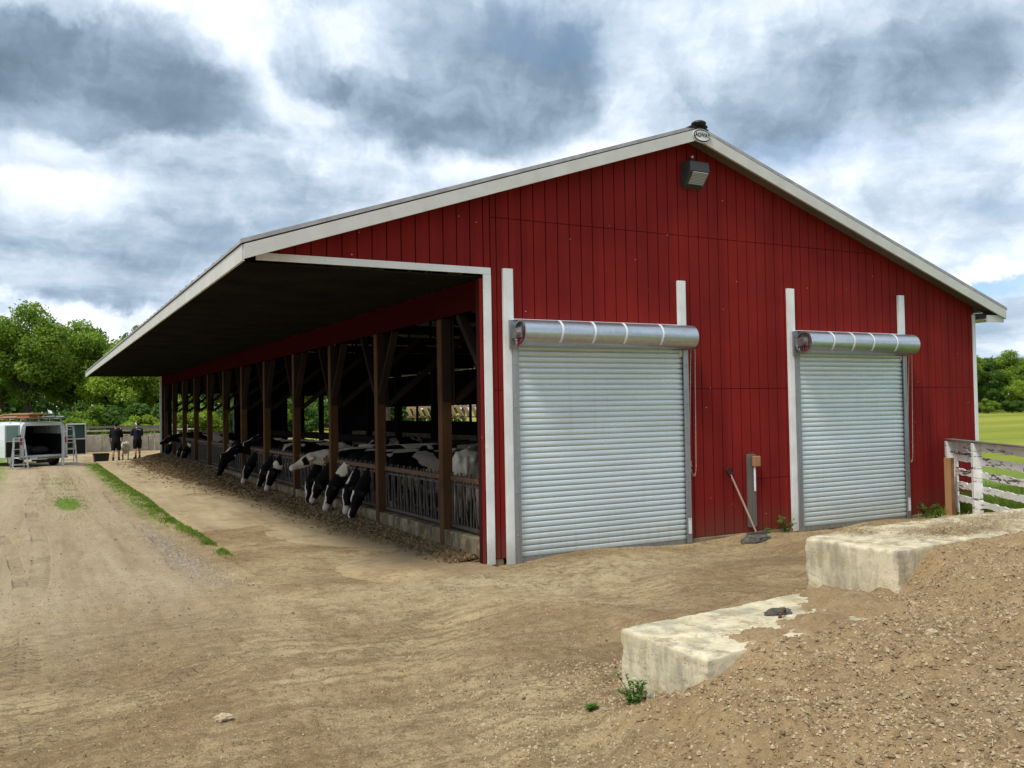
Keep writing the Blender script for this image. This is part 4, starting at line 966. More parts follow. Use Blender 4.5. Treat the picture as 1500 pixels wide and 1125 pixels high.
blades('grass', 'green grass strip growing along the edge of the slab', 'grass', 15000, rg_strip, (.015, .07), M['grass'], 31)
blades('grass', 'thin grass patches in the middle of the dirt lane', 'grass', 2600, rg_patch, (.02, .05), M['grass'], 32)
blades('grass', 'taller green grass growing behind the white board fence', 'grass', 16000, rg_fence, (.16, .50), M['grass'], 33)
blades('grass', 'sparse grass sprigs in the dirt before the nearest block', 'grass', 160, rg_weed2, (.02, .05), M['grass'], 35, .003)
blades('grass', 'low grass at the foot of the red wall by the fence', 'grass', 900, rg_door, (.06, .2), M['grass'], 36)
def weed(name, label, loc, r, h, n, seed, ls=.05):
    random.seed(seed); t = thing(name, label, 'weed', loc); m = MB(); vs = []; fs = []
    ms = MB()
    for s in range(max(5, n//22)):
        a = random.uniform(0, 6.28); e = Vector((math.cos(a)*r*random.uniform(.2, 1), math.sin(a)*r*random.uniform(.2, .8), h*random.uniform(.4, 1))); mid = e*.5+Vector((0, 0, h*.15)); ms.tube([(0, 0, -.02), mid, e], [.004, .003, .001], 5)
        for q in range(22):
            f = random.uniform(.15, 1); p = (Vector((0, 0, 0)).lerp(mid, f*2) if f < .5 else mid.lerp(e, f*2-1)); b = random.uniform(0, 6.28); l = ls*random.uniform(.5, 1.2); dv = Vector((math.cos(b), math.sin(b), random.uniform(-.3, .6)))*l; sd = Vector((-math.sin(b), math.cos(b), random.uniform(-.3, .3)))*l*.32; k = len(vs)
            vs += [p, p+dv*.5+sd, p+dv, p+dv*.5-sd]; fs.append((k, k+1, k+2, k+3))
    ms.build('stem', M['weed'], t); m.add(vs, fs).build('foliage', M['weed'], t)
weed('weed', 'bushy dark green weed beside the scraper at the right door post', (10.98, 10.93, .0), .28, .36, 300, 41)
weed('weed', 'small green weed right behind the scraper clod', (10.55, 10.98, .0), .2, .16, 140, 42)
weed('weed', 'dark weed at the wall foot right of the right roller door', (14.55, 10.9, .05), .3, .30, 280, 43)
weed('weed', 'low dark weed between stub post and white fence', (15.35, 10.98, .05), .28, .26, 200, 46)
weed('weed', 'bright weed growing from the footing of the nearest block', (3.62, 5.05, .10), .17, .26, 300, 44, .035)
weed('weed', 'tiny sprig in the dirt left of the nearest block', (3.45, 5.35, .02), .08, .10, 90, 45, .03)

# ------------------------------------------------------------------ cattle
cow_cache = {}
def cow_mesh(pose, seed, white, blaze, faceonly=False):
    """pose: (poll xyz, muzzle xyz); forward is +x, chest at x=0"""
    if pose not in cow_cache:
        poll, muz = Vector(pose[0:3]), Vector(pose[3:6]); m = MB()
        m.ell((-.80, 0, 1.0), (.72, .37, .42), 16, 12); m.ell((-.35, 0, 1.0), (.50, .31, .41), 16, 12); m.ell((-1.35, 0, 1.14), (.36, .29, .30), 14, 10)
        m.cap((-.15, 0, 1.32), .10, (-1.45, 0, 1.36), .085); m.cap((-.02, 0, .95), .27, (-.3, 0, .98), .33, flat=.85)
        for s in (-1, 1):
            m.ell((-.18, s*.21, 1.02), (.18, .12, .34), 12, 8)
            m.cap((-.12, s*.20, .88), .12, (-.10, s*.19, .50), .066); m.cap((-.10, s*.19, .50), .066, (-.12, s*.19, .13), .045); m.cap((-.12, s*.19, .13), .045, (-.08, s*.19, .05), .06)
            m.cap((-1.38, s*.2, 1.0), .20, (-1.30, s*.22, .76), .14); m.cap((-1.30, s*.22, .76), .13, (-1.56, s*.21, .52), .066, flat=.8); m.cap((-1.56, s*.21, .52), .066, (-1.48, s*.2, .14), .047); m.cap((-1.48, s*.2, .14), .048, (-1.43, s*.2, .05), .062)
            m.cap((-1.42, s*.16, 1.34), .07, (-1.66, s*.12, 1.26), .06)
        m.ell((-1.18, 0, .62), (.24, .19, .16)); m.cap((-1.68, 0, 1.30), .035, (-1.80, 0, .95), .025); m.cap((-1.80, 0, .95), .022, (-1.78, 0, .55), .02); m.cap((-1.78, 0, .55), .028, (-1.77, 0, .40), .03)
        ns = Vector((-.02, 0, 1.12)); mid = ns.lerp(poll, .5)+Vector((0, 0, .03)); m.cap(ns, .29, mid, .215, flat=.66); m.cap(mid, .215, poll, .135, flat=.68)
        m.cap(ns+Vector((.02, 0, -.2)), .14, mid+Vector((0, 0, -.1)), .10, flat=.5)
        hd = (muz-poll).normalized(); dn = (Vector((0, 0, -1))-hd*Vector((0, 0, -1)).dot(hd))
        lat = Vector((0, 1, 0))-hd*hd.y; lat.normalize(); dn = hd.cross(lat); dn = dn if (dn.dot(poll-ns) < 0 or dn.dot(ns-poll) > 0) else -dn     # towards throat
        L = (muz-poll).length; side = tuple(lat)
        m.cap(poll, .12, poll+hd*L*.35, .122, flat=1.08, side=side); m.cap(poll+hd*L*.32, .118, poll+hd*L*.78, .072, flat=.92, side=side); m.cap(poll+hd*L*.80, .080, muz, .082, flat=1.15, side=side)
        m.cap(poll+hd*L*.15+dn*.09, .085, poll+hd*L*.8+dn*.045, .055, flat=.8, side=side)
        for s in (-1, 1):
            m.ell(poll+hd*L*.33+lat*s*.098-dn*.03, (.03, .03, .03), 8, 6)
            e0 = poll+lat*s*.10+hd*.03; e1 = e0+lat*s*.20+dn*.02-hd*.02
            m.cap(e0, .040, e0.lerp(e1, .55), .070, flat=1., side=tuple(hd)) if False else None; m.ell(e0.lerp(e1, .5), (.125, .065, .032), 12, 8, rot=Matrix((lat*s, hd, lat.cross(hd)*s)).transposed())
        me = remesh(m, .026, 5); cow_cache[pose] = (me, poll, muz, hd, lat, dn)
    me, poll, muz, hd, lat, dn = cow_cache[pose]; me = me.copy()
    n = len(me.vertices); co = np.empty(n*3); me.vertices.foreach_get('co', co); co = co.reshape(-1, 3); col = np.ones((n, 4))
    so_ = Vector((seed*13.7, seed*5.1, seed*2.3)); L = (muz-poll).length
    W_ = (.62, .56, .45); K_ = (.0055, .005, .0065)
    for i in range(n):
        p = Vector(co[i]); v = mnoise.noise(p*1.9+so_)+.35*mnoise.noise(p*4.5+so_); v += .36*min(1, max(0, (-.35-p.x)/.4)) if white > 0 else 0; c = W_ if v > white else K_
        q = p-poll; a = q.dot(hd)/L; l = q.dot(lat); b = q.dot(dn)
        if a > -.25 and abs(l) < .32 and (q-hd*a*L).length < .33:
            c = K_ if blaze < 3 else W_
            if blaze and abs(l-.01*math.sin(seed*3)) < .006+.016*blaze+.014*math.sin(a*6+seed) and b < .02 and a > .0: c = W_
            if blaze >= 2 and a > .80 and abs(l) < .09: c = (.52, .44, .37) if b < .05 else (.3, .24, .2)
            if abs(l) > .17: c = K_ if blaze < 3 else (.5, .42, .36)
            if blaze >= 3 and (.22 < a < .5) and abs(l) > .07: c = K_
        elif p.z < .45 and p.x < .2: c = (.48, .44, .36) if p.z > .09 else (.05, .04, .035)
        if p.x < -1.74 and p.z < .62: c = (.5, .47, .4)
        if (p-Vector((-1.18, 0, .58))).length < .2 and p.z < .62: c = (.55, .40, .34)
        col[i, :3] = c
    at = me.color_attributes.new('coat', 'FLOAT_COLOR', 'POINT'); at.data.foreach_set('color', col.ravel())
    me.materials.clear(); me.materials.append(M['coat']); return me
G = 'dairy cows at the feed rail'
def cow(label, x, y, rz_, pose, seed, white, blaze, scale=1.0, z=.03, group=G, name='cow', cat='cow'):
    me = cow_mesh(pose, seed, white, blaze); o = bpy.data.objects.new(name, me); C.objects.link(o); o.location = (x, y, z); o.rotation_euler = (0, 0, rz_); o.scale = (scale*.93,)*3
    return lab(o, label, cat, group)
DOWN = (.56, 0.0, .66, .72, 0, .20); DOWNL = (.54, .14, .64, .64, .32, .22); DOWNR = (.54, -.14, .66, .66, -.30, .24); LEVEL = (.72, .05, 1.20, 1.16, .12, .98); UP = (.50, 0.05, 1.55, .92, .2, 1.38); STAND = (.62, -.1, 1.30, 1.02, -.25, 1.02); BACK = (.45, .3, 1.40, .55, .72, 1.22)
# world: +x local points to -x world (rotation 180 deg)
X0 = 5.98
cow('black cow head down, nearest of those feeding, just beyond the second post', X0+.0, 16.45, PI+.10, DOWN, 1, .30, 1)
cow('black cow head down with a broad white blaze, second of the nearest feeding group', X0, 17.15, PI-.05, DOWNL, 2, .25, 2)
cow('head-down cow with thick white face stripe, beside the third post', X0-.05, 17.85, PI-.05, DOWN, 3, .22, 2)
cow('head-down cow with white face, just beyond the third post', X0, 18.95, PI+.05, DOWNR, 4, .32, 2)
cow('black cow with head down and hidden face, farthest of the nearest group', X0-.05, 19.75, PI, DOWNL, 5, .45, 1)
cow('mostly white cow holding its head out level over the feed rail', X0+.1, 18.3+1.15, PI-.12, LEVEL, 6, -.25, 3, z=.05)
cow('black cow with bright white blaze feeding left of the fourth post', X0, 23.3, PI, DOWN, 7, .25, 2)
cow('black cow feeding with thin white face stripe, second of the middle group', X0, 24.1, PI+.05, DOWNR, 8, .35, 1)
cow('black cow with head raised above the rail in the middle group', X0+.1, 25.3, PI-.3, UP, 9, .3, 1)
cow('cow with white-splashed face, feeding farthest in the middle group', X0, 26.2, PI, DOWN, 10, .3, 2)
cow('cow with pale yellowish muzzle held level in the middle group', X0, 27.0, PI-.1, LEVEL, 11, .35, 1)
cow('black cow reaching low over the silage to its left beyond the middle group', X0-.15, 29.3, PI-.35, DOWNL, 12, .35, 1)
cow('cow with a narrow white blaze feeding in the far group, nearest of it', X0, 38.3, PI, DOWN, 13, .3, 1)
cow('cow with a pale muzzle feeding in the far group, second of it', X0, 39.6, PI+.05, DOWNR, 14, .25, 2)
cow('black cow holding its head level out of the far end of the rail', X0, 41.4, PI, LEVEL, 15, .4, 1)
cow('farthest cow at the rail, head low under the last bay', X0, 43.2, PI-.1, DOWN, 16, .3, 1)
GI = 'dairy cows loose inside the barn'
cow('white-backed cow with black patches standing behind the nearest feeding group', 8.35, 18.6, PI-.1, STAND, 17, -.42, 2, z=.05, group=GI)
cow('pale cow with dark neck standing broadside behind the rail right of the second post', 7.15, 15.6, PI+1.15, STAND, 18, -.40, 2, z=.05, group=GI)
cow('white-rumped cow standing turned away behind the rail between first and second posts', 6.9, 14.5, PI*.35, STAND, 19, -.40, 1, z=.18, group=GI)
cow('black cow with white shoulder stripe standing nearest the front wall behind the rail', 7.2, 12.95, PI*.52, STAND, 20, .20, 1, z=.15, group=GI)
cow('white cow with black saddle resting its chin low behind the rail posts', 7.3, 20.3, PI-.5, STAND, 21, -.42, 2, z=.05, group=GI)
cow('dim black and white cow standing deep inside beyond the middle group', 9.1, 24.5, PI+.6, STAND, 22, .0, 2, z=.05, group=GI)
cow('dark cow standing deep inside by the partition', 9.3, 16.3, PI*.6, BACK, 23, .15, 1, z=.05, group=GI)
# calf led between the two people
cow('pale white calf seen from behind between the two people', 4.05, 47.9, PI*.5-.1, STAND, 30, -2, 3, scale=.66, z=.0, group='calf', name='calf', cat='calf')

# ------------------------------------------------------------------ people
def person(loc, rz_, label, shirt, walk=.12, cap_white=False, arm=(.0, 0.0), scale=1.0, stripe=False):
    t = thing('person', label, 'person', loc, rz_); t.scale = (scale,)*3
    m = MB(); f = 1   # facing +y
    hip = .93
    for s in (-1, 1):
        st_ = s*walk
        m.cap((s*.10, 0, .92), .095, (s*.11, st_*.5+.02, .52), .062); m.cap((s*.11, st_*.5+.02, .52), .064, (s*.115, st_*1.0-.02, .30), .056); m.cap((s*.115, st_-.02, .30), .054, (s*.115, st_-.03, .10), .036); m.cap((s*.115, st_-.05, .045), .038, (s*.13, st_+.14, .035), .032)
    m.cap((0, 0, .95), .15, (0, 0, 1.10), .135, flat=1.15, side=(1, 0, 0)); m.cap((0, 0, 1.10), .135, (0, .0, 1.35), .145, flat=1.3, side=(1, 0, 0)); m.cap((-.12, 0, 1.42), .075, (.12, 0, 1.42), .075); m.cap((0, 0, 1.42), .062, (0, .02, 1.57), .055)
    m.ell((0, .025, 1.66), (.078, .098, .118), 16, 12); m.ell((0, .115, 1.645), (.014, .022, .02), 8, 6); m.ell((0, .085, 1.57), (.045, .04, .035), 8, 6)
    for s in (-1, 1): m.ell((s*.08, .02, 1.655), (.012, .022, .032), 8, 6); m.ell((s*.032, .108, 1.67), (.014, .01, .009), 8, 6)
    hands = []
    for s, ar in ((-1, arm[0]), (1, arm[1])):
        sh = Vector((s*.20, 0, 1.40)); el = sh+Vector((s*.06, math.sin(ar)*.16-.02, -.29*math.cos(ar*.5))); wr = el+Vector((-s*.02*(ar > .3), math.sin(ar*1.6)*.22+.04, -.25*math.cos(ar*1.6)))
        m.cap(sh, .062, el, .046); m.cap(el, .045, wr, .028); hd = (wr-el).normalized(); pm = wr+hd*.05
        m.cap(wr, .026, pm, .034, flat=.55, side=(1, 0, 0)); m.cap(pm, .034, wr+hd*.085, .032, flat=.5, side=(1, 0, 0))
        up = hd.cross(Vector((1, 0, 0))).normalized()
        for q, (o_, ln) in enumerate(((-.026, .066), (-.009, .076), (.009, .070), (.026, .055))):
            b0 = wr+hd*.10+up*o_; b1 = b0+hd*ln*.5; b2 = b1+(hd*.8+Vector((-s*.6, 0, 0))).normalized()*ln*.5; m.cap(b0, .0095, b1, .009, 6); m.cap(b1, .009, b2, .007, 6)
        m.cap(wr+hd*.03+up*.026, .011, wr+hd*.075+up*.055, .009, 6); hands.append((sh, el, wr))
    me = remesh(m, .0125, 3); me.materials.append(M['skin']); o = bpy.data.objects.new('body', me); C.objects.link(o); o.parent = t
    m = MB(); m.cap((0, 0, .98), .165, (0, 0, 1.10), .155, flat=1.2, side=(1, 0, 0)); m.cap((0, 0, 1.10), .150, (0, 0, 1.35), .158, flat=1.32, side=(1, 0, 0)); m.cap((-.13, 0, 1.42), .085, (.13, 0, 1.42), .085)
    for sh, el, wr in hands: m.cap(sh, .078, sh.lerp(el, .85), .070)
    me = remesh(m, .022, 3); me.materials.append(shirt); o = bpy.data.objects.new('shirt', me); C.objects.link(o); o.parent = t
    m = MB(); m.cap((0, 0, .95), .165, (0, 0, .90), .16, flat=1.15, side=(1, 0, 0))
    for s in (-1, 1): m.cap((s*.10, 0, .88), .125, (s*.115, s*walk*.5+.02, .56), .105)
    me = remesh(m, .022, 3); me.materials.append(M['blackc']); o = bpy.data.objects.new('shorts', me); C.objects.link(o); o.parent = t
    for s in (-1, 1):
        m = MB(); m.cap((s*.115, s*walk-.06, .05), .048, (s*.13, s*walk+.15, .04), .042); m.cap((s*.115, s*walk-.03, .08), .046, (s*.115, s*walk-.03, .17), .045); me = remesh(m, .014, 2); me.materials.append(M['blackp']); o = bpy.data.objects.new('shoe', me); C.objects.link(o); o.parent = t
    m = MB(); m.ell((0, .005, 1.70), (.088, .105, .095), 16, 12)
    if cap_white: m.ell((0, .12, 1.71), (.06, .07, .012), 12, 6); m.build('cap', M['hair'], t, smooth=True); m2 = MB(); m2.tube([(-.05, -.085, 1.66), (-.088, -.02, 1.70), (-.07, -.0, 1.77), (-.02, -.02, 1.80)], .02, 8); m2.tube([(-.03, -.09, 1.60), (-.06, -.09, 1.66), (-.08, -.06, 1.72)], .02, 8); m2.build('cap_trim', M['whitec'], t, smooth=True)
    else: m.build('hair', M['hair'], t, smooth=True)
    if stripe: m = MB(); m.beam((-.10, -.165, 1.455), (.12, -.170, 1.40), .012, .03, (0, 0, 1)); m.build('shirt_stripe', M['whitec'], t)
    return t
person((3.52, 46.6, .0), R(-8), 'person in black top and black shorts, seen from behind, nearest the black tub', M['blackc'], .10, False, (.25, .5), 1.02)
person((4.62, 48.2, .0), R(14), 'person in navy shirt and dark cap with white trim, seen from behind, arms forward', M['navy'], .06, True, (.9, .8), 1.02, True)

# tub
tb = thing('tub', 'black open plastic tub standing on the slab end by the people', 'tub', (2.85, 46.3, .0), R(4))
m = MB(); 
for (a, b, z0, z1) in (((-.30, -.24), (.30, .24), 0, .04),): m.box(a[0], a[1], .01, b[0], b[1], .04)
vo = []; 
for z, k in ((.02, .88), (.40, 1.0)):
    for sx, sy in ((-1, -1), (1, -1), (1, 1), (-1, 1)): vo.append((sx*.33*k, sy*.26*k, z))
for z, k in ((.05, .82), (.40, .93)):
    for sx, sy in ((-1, -1), (1, -1), (1, 1), (-1, 1)): vo.append((sx*.33*k, sy*.26*k, z))
m.add(vo, [(0, 1, 5, 4), (1, 2, 6, 5), (2, 3, 7, 6), (3, 0, 4, 7), (8, 12, 13, 9), (9, 13, 14, 10), (10, 14, 15, 11), (11, 15, 12, 8), (4, 5, 13, 12), (5, 6, 14, 13), (6, 7, 15, 14), (7, 4, 12, 15), (3, 2, 1, 0), (8, 9, 10, 11)])
m.build('shell', M['blackp'], tb, bevel=.01)
m = MB()
for s in (-1, 1): m.tube([(s*.33, -.08, .36), (s*.38, -.08, .34), (s*.38, .08, .34), (s*.33, .08, .36)], .012, 6)
m.build('handle', M['blackp'], tb)

# ------------------------------------------------------------------ concrete wall, pipe railing at the rear
cw = MB(); n = 24
for k in range(4): cw.box(-1.5+k*2.6, 58.9, -.2, -1.5+(k+1)*2.6-.02, 59.15, .92+.02*(k % 2))
o = cw.build('concrete_wall', M['gconc'], None, bevel=.02); lab(o, 'low grey concrete wall across the far end of the yard', 'wall')
pr = thing('pipe_railing', 'pale pipe and board railing above the low concrete wall', 'railing', (3.5, 58.7, 0))
for k in range(6): 
    m = MB(); m.tube([(-4.5+k*1.9, 0, -.1), (-4.5+k*1.9, 0, 1.55)], .04, 8); m.build('upright', M['ltpipe'], pr)
m = MB(); m.tube([(-4.6, -.05, 1.28), (5.4, -.05, 1.24)], .05, 8); m.tube([(-4.6, -.05, 1.02), (5.4, -.05, .98)], .035, 8); m.build('rail', M['ltpipe'], pr)
m = MB(); m.beam((-.8, -.12, 1.50), (3.6, -.12, 1.46), .05, .12); m.beam((1.2, -.2, 1.40), (4.6, -.2, 1.34), .05, .10); m.build('board', M['gwood'], pr)

# ------------------------------------------------------------------ van
van = thing('van', 'white work van with both rear doors open and ladders on its roof', 'van', (.42, 44.1, 0), R(23)); van.scale = (1, 1, .94)
m = MB(); secs = []
def vsec(y, hw, zt, tw, zb=.42):
    return [(-hw, y, zb), (-hw*1.0, y, .95), (-hw*.985, y, 1.25), (-tw, y, zt-.16), (-tw+.10, y, zt-.03), (0, y, zt), (tw-.10, y, zt-.03), (tw, y, zt-.16), (hw*.985, y, 1.25), (hw, y, .95), (hw, y, zb)]
secs = [vsec(0, .98, 2.06, .86), vsec(1.5, 1.0, 2.09, .88), vsec(3.2, 1.0, 2.08, .88), vsec(3.9, 1.0, 2.0, .85), vsec(4.6, .98, 1.38, .84), vsec(5.2, .93, 1.18, .80), vsec(5.5, .86, .95, .74)]
vs = [p for s in secs for p in s]; fs = []
for j in range(len(secs)-1):
    for i in range(10): a = j*11+i; fs.append((a, a+1, a+12, a+11))
fs.append(tuple(range(66, 77)))
m.add(vs, fs); bo = m.build('body', M['vanw'], van); so2 = bo.modifiers.new('s', 'SOLIDIFY'); so2.thickness = .05; so2.offset = 0
m = MB()
m.box(-.95, -.02, .44, -.80, .05, 1.25); m.beam((-.885, .015, 1.2), (-.80, .015, 1.95), .15, .07, (0, 1, 0)); m.beam((.885, .015, 1.2), (.80, .015, 1.95), .15, .07, (0, 1, 0)); m.box(.80, -.02, .44, .95, .05, 1.25); m.box(-.78, -.015, 1.90, .78, .05, 2.02); m.box(-.8, -.02, .44, .8, .05, .54)
m.build('rear_frame', M['vanw'], van, bevel=.01)
m = MB(); m.box(-.9, .1, .50, .9, 3.2, .56); m.box(-.9, 3.1, .5, .9, 3.15, 1.95); m.box(-.93, .08, .55, -.90, 3.1, 1.5); m.box(.90, .08, .55, .93, 3.1, 1.5); m.box(-.8, .08, 1.95, .8, 3.1, 1.98); m.build('cargo_liner', M['blackp'], van)
m = MB(); random.seed(9)
for k in range(9):
    a = random.uniform(-.7, .5); z = .56; m.box(a, .25+random.random()*1.2, z, a+random.uniform(.2, .45), 1.5+random.random(), z+random.uniform(.15, .45))
m.ell((.05, .5, .75), (.42, .3, .2)); m.build('cargo', simple('cargo_dark', (.03, .03, .035), .7, 0, .6, 2), van)
m = MB(); m.box(-1.0, -.14, .36, 1.0, .0, .46); m.build('bumper', M['rail'], van, bevel=.02)
m = MB(); m.box(-.62, -.155, .37, -.32, -.142, .45); m.build('number_plate', M['whitec'], van)
m = MB(); m.box(-.3, -.12, .18, .3, -.0, .34); m.tube([(-.5, -.05, .30), (.5, -.05, .30)], .04, 8); m.build('tow_hitch', M['blackp'], van)
for s in (-1, 1):
    m = MB(); m.box(s*.93-.05, -.045, 1.05, s*.93+.045, -.0, 1.38); m.build('tail_light', M['redl'], van, bevel=.01)
    for y in (.95, 4.5):
        m = MB(); m.tube([(s*.72, y, .35), (s*.98, y, .35)], .35, 24); wh = m.build('wheel', M['tyre'], van, bevel=.03); m = MB(); m.tube([(s*.985, y, .35), (s*1.0, y, .35)], .2, 20); m.build('rim', M['rim'], wh)
    m = MB(); m.add([(s*1.012, 2.85, 1.28), (s*1.012, 3.85, 1.28), (s*.915, 3.65, 1.85), (s*.905, 2.85, 1.88)], [(0, 1, 2, 3)]); o = m.build('side_window', M['glassd'], van); o.modifiers.new('s', 'SOLIDIFY').thickness = .012
m = MB(); m.add([(-.86, 4.58, 1.42), (.86, 4.58, 1.42), (.76, 3.98, 1.97), (-.76, 3.98, 1.97)], [(0, 1, 2, 3)]); o = m.build('windscreen', M['glassd'], van); o.modifiers.new('s', 'SOLIDIFY').thickness = .012
m = MB(); m.box(-1.25, 3.55, 1.25, -1.05, 3.65, 1.5); m.build('wing_mirror', M['blackp'], van, bevel=.02)
def rdoor(hx, ang, s, gm):
    d = bpy.data.objects.new('d', None)
    # door local: hinge at origin, extends +u; outer frame of white metal with a window above and a dark inner panel below
    ca, sa = math.cos(ang), math.sin(ang)
    def P(u, z, v=0): return (hx+u*ca-v*sa, .0+u*sa+v*ca, z)
    m = MB(); W_ = .84
    def slab(u0, u1, z0, z1, v0, v1, mb, top=0):
        pts = [P(u0, z0, v0), P(u1, z0, v0), P(u1-top, z1, v0), P(u0, z1, v0), P(u0, z0, v1), P(u1, z0, v1), P(u1-top, z1, v1), P(u0, z1, v1)]
        mb.add(pts, [(0, 1, 2, 3), (4, 7, 6, 5), (0, 4, 5, 1), (3, 2, 6, 7), (0, 3, 7, 4), (1, 5, 6, 2)])
    slab(0, W_, .48, 1.26, -.03, .03, m); slab(0, .09, 1.26, 1.96, -.03, .03, m); slab(W_-.09, W_, 1.26, 1.96, -.03, .03, m, 0); slab(.09, W_-.09, 1.88, 1.96, -.03, .03, m)
    dr = m.build('rear_door', M['vanw'], van, bevel=.02)
    m = MB(); slab(.10, W_-.10, 1.28, 1.87, -.008, .008, m); m.build('window', gm, dr)
    m = MB(); slab(.06, W_-.05, .52, 1.20, -.045, -.031, m); slab(.06, W_-.05, .52, 1.20, .031, .045, m); m.build('inner_panel', M['blackp'], dr)
    m = MB(); slab(.07, .10, 1.26, 1.90, -.036, -.03, m); slab(W_-.105, W_-.07, 1.26, 1.90, -.036, -.03, m); slab(.10, W_-.10, 1.26, 1.29, -.036, -.03, m); slab(.10, W_-.10, 1.86, 1.89, -.036, -.03, m); m.build('window_seal', M['blackp'], dr)
rdoor(-.97, PI+R(25), -1, M['glassg']); rdoor(.97, R(-12), 1, M['glassd'])
m = MB(); m.tube([(-.95, -.03, 1.45), (-1.25, -.08, 1.43)], .03, 6); m.build('door_check', M['blackp'], van)
rk = MB()
for y in (.2, 1.3, 2.4): rk.tube([(-.85, y, 1.98), (-.85, y, 2.22), (.85, y, 2.22), (.85, y, 1.98)], .02, 6)
rk.build('roof_rack', M['alu'], van)
def ladder_mb(m, a, b, wd, up, n, r=.03):
    a = Vector(a); b = Vector(b); sd = Vector(up)
    m.tube([a-sd*wd/2, b-sd*wd/2], r, 6); m.tube([a+sd*wd/2, b+sd*wd/2], r, 6)
    for k in range(n): p = a.lerp(b, (k+.5)/n); m.tube([p-sd*wd/2, p+sd*wd/2], r*.7, 6)
def xf(o): o.scale = van.scale; o.location = van.location; o.rotation_euler = van.rotation_euler; return o
m = MB(); ladder_mb(m, (-.5, -.3, 2.30), (-.5, 3.6, 2.30), .40, (1, 0, 0), 12, .035); ladder_mb(m, (-.5, -.2, 2.38), (-.5, 3.4, 2.38), .36, (1, 0, 0), 12, .03); lab(xf(m.build('ladder', M['orange'])), 'orange extension ladder lying on the left of the van roof rack', 'ladder')
m = MB(); ladder_mb(m, (.1, -.4, 2.31), (.1, 3.8, 2.31), .44, (1, 0, 0), 13, .04); lab(xf(m.build('ladder', M['alu'])), 'silver ladder lying in the middle of the van roof rack', 'ladder')
m = MB(); ladder_mb(m, (.62, -.2, 2.30), (.62, 3.2, 2.30), .36, (1, 0, 0), 11, .035); lab(xf(m.build('ladder', M['alu'])), 'silver ladder lying on the right of the van roof rack', 'ladder')
m = MB(); m.box(-.75, -.25, 2.42, .35, 2.4, 2.455); m.box(-.5, -.1, 2.46, .1, 2.2, 2.49); lab(xf(m.build('plank', M['hay_wood'], None, bevel=.005)), 'pale planks stacked on top of the roof-rack ladders', 'plank')
def stepladder(label, loc, rz_, h, wd, n):
    t = thing('stepladder', label, 'stepladder', loc, rz_)
    for s in (-1, 1): m = MB(); m.beam((s*wd/2, -.30, 0), (s*wd*.32, 0, h), .07, .028, (0, 1, 0)); m.build('rail', M['alu'], t)
    for k in range(n):
        f = (k+.6)/n; m = MB(); hw = wd/2-(wd*.18)*f; m.box(-hw, -.30+.30*f-.05, h*f-.015, hw, -.30+.30*f+.05, h*f+.012); m.build('step', M['alu'], t)
    for s in (-1, 1): m = MB(); m.beam((s*wd*.46, .34, 0), (s*wd*.30, .04, h-.03), .03, .025, (0, 1, 0)); m.build('rear_leg', M['alu'], t)
    m = MB(); m.beam((-wd*.45, .3, h*.15), (wd*.45, .3, h*.15), .02, .03); m.beam((-wd*.38, .2, h*.45), (wd*.38, .2, h*.45), .02, .03); m.build('rear_brace', M['alu'], t)
    m = MB(); m.box(-wd*.34, -.05, h, wd*.34, .09, h+.03); m.build('top_cap', M['alu'], t, bevel=.006)
stepladder('short silver stepladder standing at the left rear door of the van', (-.50, 42.6, 0), R(12), 1.28, .58, 4)
stepladder('tall silver stepladder standing at the right rear corner of the van', (1.40, 43.5, 0), R(8), 1.72, .56, 6)
m = MB(); m.box(-.2, -.14, 0, .2, .14, .30); m.tube([(-.12, 0, .31), (-.1, 0, .38), (.1, 0, .38), (.12, 0, .31)], .012, 6); o = m.build('tool_box', M['blue'], None, bevel=.02); o.location = (1.28, 43.9, 1.55); bpy.data.objects.remove(o)

# lean-to feed rack seen through the low opening of the far wall
fr = thing('feed_rack', 'tan slatted feed rack seen outside through the far side opening', 'feed rack', (18.2, 30, .2))
m = MB(); m.beam((0, -14, 1.62), (0, 16, 1.62), .10, .07); m.beam((0, -14, 2.12), (0, 16, 2.12), .10, .10); m.build('rail', M['hay_wood'], fr)
m = MB()
for k in range(36): y = -13.5+k*.82; m.add([(xx_, yy_, zz_) for xx_ in (-.08, -.05) for yy_, zz_ in ((y, 1.66), (y+.40, 1.66), (y+.86, 2.08), (y+.46, 2.08))], [(0, 1, 2, 3), (4, 7, 6, 5), (0, 4, 5, 1), (1, 5, 6, 2), (2, 6, 7, 3), (3, 7, 4, 0)])
m.build('slat', M['hay_wood'], fr)
for y in (-13.9, -6, 2, 9, 15.9): m = MB(); m.beam((0.1, y, -.3), (.1, y, 2.1), .12, .12); m.build('leg', M['gwood'], fr)

